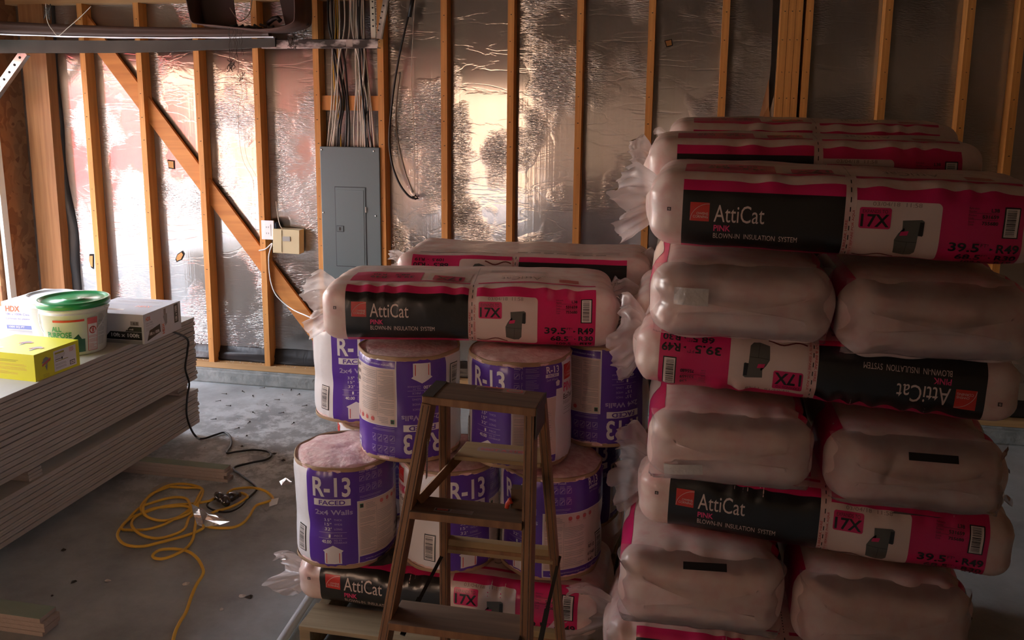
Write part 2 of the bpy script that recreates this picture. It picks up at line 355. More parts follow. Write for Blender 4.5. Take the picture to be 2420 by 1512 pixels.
b = MB(); b.box((XL-.12, -60, -.16), (30, YB-.1, -.04), CONC); tag(b.build('front_apron'), kind='structure')
b = MB(); b.box((XL, -.0, 0), (XR, YF+.02, .100), mat('curb_concrete', (.20, .215, .21), .9, bump=.8, bscale=25, col2=(.30, .31, .30), cscale=14)); b.box((XL, -.022, 0), (XR, 0, .088), MATS['curb_concrete']); o = struct(b, 'baseboard_back', bevel=.012)
b = MB(); b.box((XL, 0, .100), (XR, YF, .138), STUDX); tag(b.build('sole_plate'), 'pale horizontal timber plate lying on the concrete curb under the studs', 'timber plate')
b = MB(); b.box((XL, 0, 2.477), (XR, YF-.001, ZC-.001), STUDX); tag(b.build('top_plate'), 'timber plate running across the heads of the studs at the top edge', 'timber plate')
# outside: sunlit peach house across the drive and a parked red car, seen only as smears in the foil
b = MB(); b.box((-24, -30, 0), (-18, 3, 3.4), STUCCO); b.prism([(-24.6, 3.3), (-17.4, 3.3), (-21, 5.2)], -30.5, 3.5, ASPH, Matrix(((1, 0, 0, 0), (0, 0, 1, 0), (0, 1, 0, 0), (0, 0, 0, 1))))
tag(b.build('neighbour_house'), 'peach stucco house standing across the driveway', 'house')
b = MB(); b.box((-9, -13.4, -.04), (5, -13.1, 3.2), STUCCO); b.box((-9.05, -13.45, 3.2), (5.05, -13.05, 3.28), CONC); tag(b.build('added_peach_reflector'), 'unseen peach stucco wall added outside the back door to tint the foil', 'wall')  # out of view, added to reflect peach light into the foil
e = empty('parked_van', (-7.7, -9.5, -.04)); tag(e, 'red van parked on the driveway outside the garage door', 'van')
b = MB(); b.prism([(-2.2, .35), (2.2, .35), (2.2, 1.2), (2.1, 2.25), (-.9, 2.3), (-1.5, 1.45), (-2.2, 1.25)], -.95, .95, CARR, Matrix(((1, 0, 0, 0), (0, 0, 1, 0), (0, 1, 0, 0), (0, 0, 0, 1)))); b.build('van_body', e, bevel=.06)
for x_ in (-1.4, 1.35):
    for y_ in (-.86, .86): b = MB(); b.lathe([(.0, -.1), (.33, -.1), (.35, -.05), (.35, .05), (.33, .1), (0, .1)], BLK, 24, fn=lambda v, a: Vector((v.x, v.z, v.y))); b.build('wheel', e, (x_, y_, .35))
b = MB(); b.box((2.145, -.75, 1.45), (2.175, .75, 2.05), BLK); b.build('rear_window', e)
# studs
studs = [(k*.4064, 'x') for k in range(0, 11)]
STUDPOS = [0, .4064, .8128, 1.2192, 1.6256-.004, 2.040, 2.4384, 2.8448, 3.2512, 3.6576, 4.064]
sb = MB(); sb.box((0, 0, 0), (.038, YF-.002, 2.339), STUD)
rr = random.Random(3)
for q in range(14):
    z = .15+q*.16+rr.random()*.05; sb.add([(.012+rr.random()*.014+.003*math.cos(a), -.0006, z+.003*math.sin(a)) for a in [k*math.pi/3 for k in range(6)]], [tuple(range(6))], DIRT)
sme = sb.mesh('wall_stud')
where = ['leftmost wall stud, beside the black building paper in the corner', 'wall stud crossed high up by the orange diagonal brace, second from the left', 'wall stud crossed halfway up by the diagonal brace, third from the left',
 'wall stud that carries the white power outlet', 'wall stud along the left edge of the grey breaker panel', 'wall stud along the right edge of the grey breaker panel, nearest the hanging black cable',
 'first bare wall stud to the right of the hanging black cable', 'second bare wall stud right of the hanging black cable', 'third bare wall stud right of the hanging black cable',
 'wall stud just above the left end of the tall bag stack', 'wall stud left of the torn foil and the built-up post']
for i, x in enumerate(STUDPOS):
    o = link('wall_stud', sme, None, (x, 0, .138), (0, 0, 0)); tag(o, where[i], 'stud', 'wall studs standing in front of the foil')
for x0, lab, wd in ((4.375, 'left member of the built-up post in the dark part of the wall', .038), (4.415, 'second member from the left of the built-up post', .036), (4.453, 'third member of the built-up post, with a shadow gap at its right', .036), (4.506, 'right member of the built-up post, beyond the dark gap', .038),
                ):
    o = link('post_stud', sme, None, (x0, 0, .138)); o.scale.x = wd/.038; tag(o, lab, 'stud', 'members of the built-up post')
for x0, lab in ((4.912, 'wall stud one bay right of the built-up post'), (5.319, 'wall stud two bays right of the built-up post'), (5.57, 'wall stud at the right edge of the photo')):
    o = link('wall_stud', sme, None, (x0, 0, .138)); tag(o, lab, 'stud', 'wall studs standing in front of the foil')
# corner posts and black building paper
b = MB(); b.box((-.432, -.004, .138), (-.310, .02, 2.477), POST); b.box((-.425, .02, .138), (-.32, .08, 2.477), POST)
tag(b.build('corner_post'), 'wide brown corner post beside the oriented strand board', 'post')
b = MB(); b.box((-.307, -.008, .138), (-.246, .08, 2.477), POST); tag(b.build('corner_post'), 'narrow brown corner post beside the black building paper', 'post')
b = MB(); N = 30
vs = []; 
for i in range(N+1):
    z = .12+i/N*2.36; wv = .012*math.sin(i*1.3)+.006*math.sin(i*2.9); e = -.235+(.05 if z < 1.45 else .0)*min(1, (1.45-z)*2 if z < 1.45 else 0)+.006*math.sin(i*.7)
    vs += [(-.29, YF-.006+wv*.4-.02, z), (e, YF-.004, z), (e-.02, YF-.022+wv*.3, z)]
fs = [(i*3, i*3+2, i*3+5, i*3+3) for i in range(N)]+[(i*3+2, i*3+1, i*3+4, i*3+5) for i in range(N)]
b.add(vs, fs, BLACKP, True); tag(b.build('building_paper'), 'vertical strip of loose black building paper in the corner', 'building paper')
b = MB(); ps = [(YF-.006, .235), (YF-.018, .20), (YF-.030, .185), (YF-.026, .165), (YF-.036, .150), (YF-.036, .139), (YF-.001, .139)]
n = len(ps); xs = [XL+.2+i*(XR-XL-.2)/60 for i in range(61)]
vs = [(x, y+.004*math.sin(x*9+j), z+.004*math.sin(x*5+j)) for x in xs for j, (y, z) in enumerate(ps)]
b.add(vs, [(i*n+j, i*n+j+1, (i+1)*n+j+1, (i+1)*n+j) for i in range(60) for j in range(n-1)], BLACKP, True); tag(b.build('plastic_flashing'), 'black plastic sheet turned up along the foot of the foil', 'flashing')
# diagonal let-in brace behind the studs
b = MB(); p0 = Vector((-.02, .055, 2.40)); p1 = Vector((1.60, .055, .33)); b.beam(p0, p1, .105, .022, BRACE)
tag(b.build('diagonal_brace'), 'orange-brown diagonal board brace running down behind the left studs', 'brace')
# blocking board behind the cables
b = MB(); b.box((1.664, .02, 1.815), (2.038, .058, 1.905), STUD); tag(b.build('blocking_board'), 'short timber block between studs behind the cable bundle', 'block')
# torn foil: dark gap with hanging flap beside the built-up post
b = MB(); b.add([(4.335, YF-.004, 2.47), (4.372, YF-.004, 2.47), (4.372, YF-.004, 1.93), (4.33, YF-.004, 1.72), (4.345, YF-.004, 2.1)], [(0, 1, 2, 3, 4)], HOLE); b.add([(4.285, YF-.012, 1.74), (4.362, YF-.016, 1.735), (4.345, YF-.03, 1.87), (4.338, YF-.01, 2.02)], [(0, 1, 2, 3)], POST)
tag(b.build('foil_tear'), 'long dark tear in the foil beside the built-up post', 'tear')
def hole(pts, lab, fillm):
    b = MB(); c = sum((Vector(p) for p in pts), Vector())/len(pts); b.add([(p[0], YF-.003, p[1]) for p in [(q[0], q[2]) for q in pts]], [tuple(range(len(pts)))], HOLE)
    b.add([(c.x+(p[0]-c.x)*.75, YF-.007, c.z+(p[2]-c.z)*.75) for p in pts], [tuple(range(len(pts)))], fillm)
    tag(b.build('foil_hole'), lab, 'hole')
WEXP = mat('exposed_sheathing', (.62, .33, .12), .8)
hole([at(x, y, y=YF) for x, y in ((415, 612), (420, 600), (432, 592), (437, 600), (430, 614), (418, 619))], 'small torn hole in the foil showing orange board, between lower studs', WEXP)
hole([at(x, y, y=YF) for x, y in ((396, 377), (413, 379), (414, 400), (399, 398))], 'small square hole in the foil left of the diagonal brace', WEXP)
hole([at(x, y, y=YF) for x, y in ((1570, 96), (1588, 92), (1590, 108), (1575, 112))], 'small hole in the foil high on the right', WEXP)
hole([at(x, y, y=YF) for x, y in ((212, 600), (222, 600), (222, 636), (216, 632), (211, 615))], 'ragged hole in the foil beside the leftmost stud', WEXP)
# ------------------------------------------------------------------ bags of blown-in insulation
BL, BW, BH, BRAD = .98, .43, .205, .055
def rrect(s, W, H, r):
    P = 2*(W+H)-8*r+2*math.pi*r; s = s % P; q = math.pi*r/2
    segs = [(H/2-r, 'l', (-W/2, 0), (0, 1)), (q, 'a', (-W/2+r, H/2-r), math.pi), (W-2*r, 'l', (-W/2+r, H/2), (1, 0)), (q, 'a', (W/2-r, H/2-r), math.pi/2),
            (H-2*r, 'l', (W/2, H/2-r), (0, -1)), (q, 'a', (W/2-r, -H/2+r), 0), (W-2*r, 'l', (W/2-r, -H/2), (-1, 0)), (q, 'a', (-W/2+r, -H/2+r), -math.pi/2), (H/2-r, 'l', (-W/2, -H/2+r), (0, 1))]
    for ln, k, o, d in segs:
        if s <= ln+1e-12:
            if k == 'l': return (o[0]+d[0]*s, o[1]+d[1]*s), (-d[1], d[0])
            a = d-s/r; return (o[0]+r*math.cos(a), o[1]+r*math.sin(a)), (math.cos(a), math.sin(a))
        s -= ln
    return (-W/2, 0), (-1, 0)
def bag_surf(seed, L=BL, W=BW, H=BH, r=BRAD, sag=0):
    sd = Vector((seed*7.3, seed*3.1, seed*1.7)); re = .062; Ho = H; H = H-.016; W = W-.012; r = min(r, H/2-.006)
    PP = 2*(W+H)-8*r+2*math.pi*r
    def f(x, s, inset=0., capx=0., sc_=1.):
        (y, z), (ny, nz) = rrect(s, W, H, r)
        tt = 2*x/L
        d = 0
        if sc_ == 1:
            fr = max(0, 1-abs(tt)**4)
            d += .007*fr*max(0, math.cos(math.pi*z/H))*abs(ny)+(.012 if nz > 0 else .001)*fr*max(0, math.cos(math.pi*y/W))*abs(nz)
            nv = Vector((x*5, y*5, z*5))+sd; d += .007*mnoise.noise(nv)+.0022*mnoise.noise(Vector((x*14, y*9, z*9))+sd)
            edge = max(0, abs(tt)-.70)/.30; d += edge*.0036*math.sin(2*math.pi*10*s/PP+5*mnoise.noise(sd+Vector((y*4, z*4, 0))))
            # sharp little pleats where the top edge turns over
            if ny < 0 and nz > 0: d += .006*(ny*nz)**2*4*math.sin(x*60+14*mnoise.noise(sd+Vector((x*5, 1, 1))))
        y -= ny*inset; z -= nz*inset; y *= sc_; z *= sc_
        return Vector((x+capx, y+ny*d, z+nz*d+H/2+.003)), Vector((0, ny, nz))
    f.dims = (L, W, H, r, re); f.P = 2*(W+H)-8*r+2*math.pi*r
    return f
def bag_body(mb, f, m, NS=136, NX=100):
    L, W, H, r, re = f.dims; st = []
    for side in (-1, 1):
        q = []
        for sc_ in (.02, .35, .7, 1.0): q.append((side*(L/2), r, side*.022*(1-sc_*sc_)+(.0), sc_))
        for k in range(1, 9):
            t = math.pi/2*(1-k/8); q.append((side*(L/2-re+re*math.sin(t)), r*(1-math.cos(t)), 0, 1))
        st.append(q)
    mid = [(-(L/2-re)+(L-2*re)*i/NX, 0, 0, 1) for i in range(1, NX)]
    S = st[0]+mid+st[1][::-1]; vs = []; M = len(S)
    for (x, ins, cx, sc_) in S:
        for k in range(NS): vs.append(f(x, f.P*k/NS, ins, cx, sc_)[0])
    fs = [(i*NS+k, (i+1)*NS+k, (i+1)*NS+(k+1) % NS, i*NS+(k+1) % NS) for i in range(M-1) for k in range(NS)]
    fs.append(tuple(range(NS))); fs.append(tuple((M-1)*NS+k for k in range(NS-1, -1, -1)))
    mb.add(vs, fs, m, True)
LABW, LABH = .82, .205
def machine(u, v, s=1):
    o = []
    o.append(Pg([(u+x*s, v+y*s) for x, y in ((.018, .0), (.062, -.004), (.068, .0), (.068, .036), (.056, .037), (.054, .082), (.046, .092), (.030, .094), (.004, .086), (.002, .050), (.010, .034), (.019, .022))], 'grey', 3))
    o.append(Pg([(u+x*s, v+y*s) for x, y in ((.058, .002), (.068, .002), (.066, .038), (.056, .037))], 'black', 4))
    o.append(Pg([(u+x*s, v+y*s) for x, y in ((.016, .028), (.034, .026), (.031, .037), (.013, .039))], 'pink', 4))
    o.append(stroke([(u+x*s, v+y*s) for x, y in ((.005, .052), (.030, .054), (.055, .054))], .0010, 'black', 4)); o.append(stroke([(u+x*s, v+y*s) for x, y in ((.032, .054), (.030, .090))], .0008, 'black', 4))
    return o
def logo(u, v, s, cap=1):
    o = [Rc(u, v, u+s, v+s, 'red', 2)]
    o.append(stroke([(u+s-s*.98*math.cos(math.radians(a)), v+s-s*.94*math.sin(math.radians(a))) for a in range(2, 91, 8)], s*.022, 'cream', 3))
    o.append(T('OWENS', u+s*.34, v+s*.52, s*.6, s*.13, 'cream', False)); o.append(T('CORNING', u+s*.16, v+s*.69, s*.78, s*.14, 'cream', False))
    return o
def front_label():
    k = []; H = LABH
    k += [Rc(0, 0, .405, .028, 'pink', 1), Rc(0, .028, .405, .186, 'black', 1), Rc(0, .186, .405, H+.004, 'pink', 1)]
    k += [Rc(.432, 0, LABW, H+.004, 'pink', 1)]
    k += logo(.020, .058, .050)
    k += [T('AttiCat', .082, .062, .128, .046, 'cream', False, 3), T('PINK', .083, .116, .043, .016, 'pinktext', True, 3), T('BLOWN-IN  INSULATION  SYSTEM', .083, .137, .212, .0135, 'cream', False, 3)]
    # tear line with dashes and red lettering
    for i in range(10): k.append(Rc(.4165, -.02+i*.024, .4190, -.008+i*.024, 'black', 2))
    k += [T('CUT & BREAK HERE', .4075, .085, .0065, .110, 'rose', True, 2, 90), T('CORTE Y SEPARE POR AQUI', .4235, .06, .0065, .140, 'rose', True, 2, 90)]
    k.append(RR(.432, .034, .632, .190, .012, 'cream', 2, (0, 1, 1, 0)))
    k.append(RR(.440, .050, .516, .104, .006, 'pink', 3)); k.append(T('EXPANDS TO', .447, .055, .060, .009, 'dk', False, 4)); k.append(T('17X', .444, .067, .068, .033, 'black', True, 4))
    k.append(T('03/04/18  11:58', .470, .036, .115, .0095, 'tan', False, 3))
    k += machine(.526, .080)
    k.append(stroke([(.434+.10*t/10, .178+.006*math.sin(t*.75)) for t in range(0, 11)], .0046, 'brown', 3))
    k += [T('39.5', .655, .128, .070, .021, 'black'), T('FT²', .7275, .128, .018, .008, 'dk', False), Pg([(.749, .137), (.757, .1405), (.749, .144)], 'black', 3), T('R49', .764, .128, .050, .021, 'black')]
    k += [T('68.5', .675, .155, .058, .017, 'black'), T('FT²', .734, .155, .014, .007, 'dk', False), Pg([(.752, .162), (.758, .1645), (.752, .167)], 'black', 3), T('R30', .766, .155, .047, .017, 'black')]
    k += [T('109.5', .695, .178, .046, .013, 'black'), Pg([(.755, .183), (.760, .185), (.755, .187)], 'black', 3), T('R19', .771, .178, .038, .013, 'black')]
    k += [T('L38', .742, .040, .018, .009, 'black'), T('531659', .723, .056, .037, .009, 'black'), T('755680', .723, .072, .037, .009, 'black'), T('Reference', .692, .038, .022, .005, 'dk', False), T('Number', .692, .045, .018, .005, 'dk', False), T('Product', .692, .055, .018, .005, 'dk', False), T('Code', .692, .062, .012, .005, 'dk', False), T('Stock', .692, .071, .014, .005, 'dk', False), T('Code', .692, .078, .012, .005, 'dk', False)]
    k += [Rc(.692, .0515, .758, .0523, 'dk', 3), Rc(.692, .0675, .758, .0683, 'dk', 3)]
    k += barcode(.772, .036, .808, .112, 4)
    k.append(Rc(-.040, .075, -.030, .085, 'dk', 2)); k.append(T('S', -.038, .077, .006, .006, 'cream', True, 3))
    return k
def top_label():
    """print on the big upper face; v runs from the front edge towards the back, lettering upside down as seen from the front"""
    k = [Rc(0, -.045, .405, -.032, 'pink', 1), Rc(.432, -.045, LABW, -.032, 'pink', 1), Rc(0, -.150, .235, -.045, 'pink', 1), RR(.255, -.150, .400, -.060, .004, 'cream', 1)]
    k += [T('17X', .285, -.098, .085, .036, 'black', True, 3, 180), RR(.275, -.112, .380, -.054, .004, 'pink', 2), T('EXPANDS TO', .290, -.058, .07, .006, 'dk', False, 4, 180)]
    k += [T('39.5', .150, -.092, .060, .022, 'black', True, 3, 180), T('R49', .060, -.092, .055, .022, 'black', True, 3, 180), T('68.5', .140, -.118, .05, .017, 'dk', True, 3, 180), T('R30', .065, -.118, .045, .017, 'dk', True, 3, 180)]
    k += [T('AttiCat', .505, -.110, .135, .042, 'tan', False, 2, 180), T('BLOWN-IN  INSULATION  SYSTEM', .505, -.134, .2, .010, 'tan', False, 2, 180), Rc(.700, -.105, .765, -.062, 'rose', 1)]
    for i in range(20): k.append(Rc(.4165, -.045-i*.012, .4190, -.040-i*.012, 'black', 2))
    k += lines(.08, -.235, .30, -.190, 'tan', .012, 5, .003, 1)+lines(.46, -.235, .66, -.190, 'tan', .010, 6, .003, 1)
    return k
def bottom_label():
    k = lines(.03, .285, .38, .345, 'tan', .008, 8, .0025, 1)+lines(.46, .270, .78, .330, 'tan', .009, 9, .003, 1)
    k += [Rc(.08+i*.05, .250, .118+i*.05, .268, 'tan', 1) for i in range(7)]+[Rc(.50, .235, .80, .252, 'tan', 1)]
    return k
FRONT = front_label(); TOP = top_label(); BOT = bottom_label()
def bag_mesh(seed, H=BH, L=BL, W=BW, r=BRAD, sag=0, both=True, s_top=None, top=True):
    f = bag_surf(seed, L, W, H, r, sag); mb = MB(); bag_body(mb, f, BAGF)
    st = (LABH/2) if s_top is None else s_top
    sf = lambda u, v: f(u-LABW/2+.01, st-v)
    press(mb, FRONT+(TOP+BOT if top else []), sf, INK)
    if both:
        half = f.P/2; sb_ = lambda u, v: f(-(u-LABW/2), half+st-v)
        press(mb, [i for i in FRONT if i[3] <= 2], sb_, INK, .03, .02)
    me = mb.mesh('bag_body'); me['H'] = H; return me
BM = {}
def bm_(seed, **k):
    key = (seed, tuple(sorted(k.items())))
    if key not in BM: BM[key] = bag_mesh(seed, **k)
    return BM[key]
def tail_mesh(seed, h=.19, L=.14, root=.08):
    r = random.Random(seed); mb = MB(); nu, nv = 56, 16; vs = []; sd = Vector((seed*3.3, 0, 0)); ph = r.random()*6
    for j in range(nv+1):
        t = j/nv
        for i in range(nu+1):
            a = i/nu*2-1; edge = .72+.45*mnoise.noise(sd+Vector((a*2.1, 1, 0)))+.12*mnoise.noise(sd+Vector((a*11, 2, 0)))
            ln = L*max(.3, edge)*t; sp = root/2+(h/2-root/2)*min(1, t*1.5)**.8
            y = (.006+.040*t)*math.sin(a*4.5+ph+2.5*mnoise.noise(sd+Vector((a*3, 0, t))))*(.35+.65*t)+.02*mnoise.noise(sd+Vector((a*6, t*4, 5)))*t
            z = a*sp*(1+.12*mnoise.noise(sd+Vector((a*3, t*2, 3))))-.02*t*t+.004*math.sin(a*23+ph)*t
            vs.append((-ln*(1-.25*abs(a)), y, z))
    mb.add(vs, [(j*(nu+1)+i, j*(nu+1)+i+1, (j+1)*(nu+1)+i+1, (j+1)*(nu+1)+i) for j in range(nv) for i in range(nu)], TAIL, True)
    return mb.mesh('film_tail')
def endfilm_mesh(seed, W=.40, H=.20):
    """loose clear film folded over a bag end, lying just off the local -x end face"""
    r = random.Random(seed); mb = MB(); sd = Vector((seed*5.1, 2, 0)); nu, nv = 60, 34; L = BL
    vs = []
    for j in range(nv+1):
        for i in range(nu+1):
            a = i/nu*2-1; c = j/nv*2-1; y = a*W/2*(.94+.10*mnoise.noise(sd+Vector((c*2, 0, 0)))); z = c*H/2*(.92+.08*mnoise.noise(sd+Vector((a*2, 3, 0))))
            rad = max(abs(a)**11, abs(c)**6); rid = abs(mnoise.noise(sd+Vector((a*1.7, c*1.5, 0)))); fine = abs(mnoise.noise(sd+Vector((a*5+c*2, c*2.5, 4))))
            ang = math.atan2(c+.25, a+1.2); fine += .55*math.exp(-((a+1)/.55)**2)*math.sin(ang*17+5*mnoise.noise(sd+Vector((a, c, 1))))+.18*math.sin((a*9+c*3)+6*mnoise.noise(sd+Vector((a*2, c*2, 8)))); d = .010+.020*rid+.007*fine; x = -(L/2+.022*(1-(rad*.9)))-d*(1-.9*rad)+.050*rad
            vs.append((x, y, z))
    mb.add(vs, [(j*(nu+1)+i, (j+1)*(nu+1)+i, (j+1)*(nu+1)+i+1, j*(nu+1)+i+1) for j in range(nv) for i in range(nu)], CLEAR, True)
    return mb
TAILS = [tail_mesh(s, h, l) for s, h, l in ((1, .21, .15), (2, .23, .11), (3, .19, .17), (4, .25, .13), (5, .20, .10))]
TAPE = mat('shiny_clear_tape', (.62, .58, .54), .12, spec=.8, bump=.6, bscale=30, coat=.8)
def bag(loc, rz=0, upside=False, seed=1, tail=0, label='', group=None, H=BH, pitch=0, roll=0, tsc=(1, 1, 1), ends=None, mark=None, tail2=None, **k):
    me = bm_(seed, H=H, **k)
    e = empty('insulation_bag', loc); e.rotation_euler = (roll, pitch, rz)
    tag(e, label, 'insulation bag', group)
    L = k.get('L', BL)
    o = link('bag_body', me, e, (0, 0, H if upside else 0), (0, math.pi if upside else 0, 0))
    if tail is not None:
        t = link('film_tail', TAILS[tail % 5], e, (-L/2-.005+.02, 0, H/2)); t.scale = tsc; t.rotation_euler = (0, 0, .15*((tail % 3)-1))
    if tail2 is not None:
        t = link('film_tail', TAILS[tail2 % 5], e, (L/2-.02, 0, H/2), (0, 0, math.pi)); t.scale = (.55, .8, .9)
    if ends is not None:
        endfilm_mesh(ends, W=k.get('W', .42)*1.0, H=H*.98).build('end_film', e, (0, 0, H/2))
    if mark: 
        for (yy, zz, w_, h_, a, mm) in mark:
            b = MB(); n_ = 8; vs = []
            for i in range(n_+1):
                for c in (-1, 1):
                    u = (i/n_*2-1)*w_/2; v = c*h_/2; y = yy+u*math.cos(a)-v*math.sin(a); z = zz+u*math.sin(a)+v*math.cos(a)
                    rad = max(abs(y/.20)**9, abs((z-H/2)/(H*.48))**5); vs.append((-(L/2+.042)+.045*min(1.2, rad)-.002, y, z))
            b.add(vs, [(2*i, 2*i+1, 2*i+3, 2*i+2) for i in range(n_)], mm, True); b.build('tape_strip', e)
    return e
LEAN = .05
YFR = -2.76
def zl(z, y): return z+LEAN*(y-YFR)*(z/1.7)*1.0
# tall stack at the right: seven layers, every other layer laid crosswise so that the bag ends face the room
PAL_Z = .142
G = 'insulation bags in the tall stack at the right'
odd = [ # z, H, x, upside, seed, tail, labels of the front, middle and back bag
 (.142, .225, 4.215, False, 1, 0, 'lowest pink and black insulation bag of the tall stack, cut off by the photo edge'),
 (.650, .190, 4.305, False, 2, 3, 'upright lettered insulation bag in the third layer of the tall stack'),
 (1.070, .180, 4.275, True, 3, 1, 'insulation bag with upside-down lettering in the middle of the tall stack'),
 (1.480, .215, 4.300, False, 4, 2, 'upright lettered insulation bag on top of the tall stack at the front')]
BK = {3: ['middle of the three insulation bags on top of the tall stack', 'rearmost insulation bag on top of the tall stack, nearest the foil wall'],
      2: ['insulation bag behind the upside-down lettered one in the tall stack', 'rear insulation bag of the fifth layer in the tall stack'],
      1: ['insulation bag behind the upright third-layer bag in the tall stack', 'rear insulation bag of the third layer in the tall stack'], 0: ['middle insulation bag of the bottom layer in the tall stack', 'rear insulation bag of the bottom layer in the tall stack']}
for i, (z, H, x, up, sd, tl, lab) in enumerate(odd):
    y = YFR+.22
    bag((x, y, zl(z, y)-(0, .012, .014, .016)[i]), (0, -.085, -.05, -.035)[i], up, sd, tl, lab, G, H=H, roll=LEAN*z/1.7, pitch=(0, .028, .032, .014)[i], tail2=(tl+1) if i else None, tsc=((1.7, 1.2, 1.2), (1.35, 1, 1.25), (1.3, 1, 1.3), (1.15, 1, 1.2))[i], **(dict(s_top=.086) if i == 3 else {}))
    dz = (.05, .08) if i == 3 else (0, 0)
    if i in (2, 3):
        for r_ in (0, 1):
            y2 = y+.432*(r_+1); bag((x-.03+(.05 if r_ else 0), y2, zl(z, y2)+dz[r_]*.25), 0, up, sd, (tl+r_+1) % 5, BK[i][r_], G, H=H+dz[r_]*.65, roll=LEAN*z/1.7)
even = [(.404, .240, (3.985, 4.465), -2.83, 5), (.843, .210, (4.045, 4.51), -2.84, 6), (1.246, .214, (4.050, 4.525), -2.85, 7)]
ENL = [['bag end wrapped in loose wrinkled clear film, lower left in the tall stack', 'bag end wrapped in clear film at the lower right of the tall stack'],
       ['pleated bag end with bluish print showing through the film, left of the fourth layer', 'bag end with two black tape strips at the right of the tall stack'],
       ['bag end with a folded film flap under the top layer, left one', 'bag end with torn film under the top layer, right one']]
bt = BLK
marks = {(1, 1): [(-.02, .178, .115, .017, 0, bt), (.0, .012, .115, .016, .10, bt)], (0, 0): [(-.01, .222, .115, .014, -.03, bt)], (2, 0): [(.125, .135, .085, .045, 0, TAPE)], (1, 0): [(.12, .07, .10, .028, -.1, TAPE)]}
for i, (z, H, xs_, yf, sd) in enumerate(even):
    for j, x in enumerate(xs_):
        y = yf+.49; bag((x, y+.0, zl(z, y)-(.022 if j else 0)), math.pi/2, False, sd+j, None, ENL[i][j], G, H=H, pitch=-LEAN*z/1.7, ends=sd*2+j, mark=marks.get((i, j)), W=(.46, .445, .47)[i], r=.076, top=False)
    if i == 2:
        for j, x in enumerate((4.05, 4.50)): pass
# pallet under the tall stack
def pallet(x0, x1, y0, y1, lab, h=.14):
    e = empty('pallet', ((x0+x1)/2, (y0+y1)/2, 0)); tag(e, lab, 'pallet'); cx, cy = (x0+x1)/2, (y0+y1)/2; r = random.Random(int(x0*100))
    ys = [y0-cy+.07+(y1-y0-.14)*k/6 for k in range(7)]
    for k, y in enumerate(ys):
        b = MB(); wv = .005*r.random(); wd = .07 if k in (0, 6) else .045; b.box((x0-cx+r.random()*.01, y-wd, h-.017), (x1-cx-r.random()*.015, y+wd, h-.0015*r.random()), PALW); b.build('deck_board', e, bevel=.002)
    for k in range(3):
        x = [x0-cx+.02, 0, x1-cx-.02][k]; b = MB(); b.box((x-.019, y0-cy+.01, .016), (x+.019, y1-cy-.01, h-.018), PALW); b.build('stringer', e, bevel=.002)
    for y in (ys[0], 0, ys[6]):
        b = MB(); b.box((x0-cx, y-.05, 0), (x1-cx, y+.05, .015), PALW); b.build('bottom_board', e, bevel=.002)
pallet(3.72, 4.88, -2.86, -1.75, 'wooden pallet under the tall stack of insulation bags')
pallet(2.70, 3.70, -2.645, -1.50, 'wooden pallet under the insulation rolls behind the ladder')
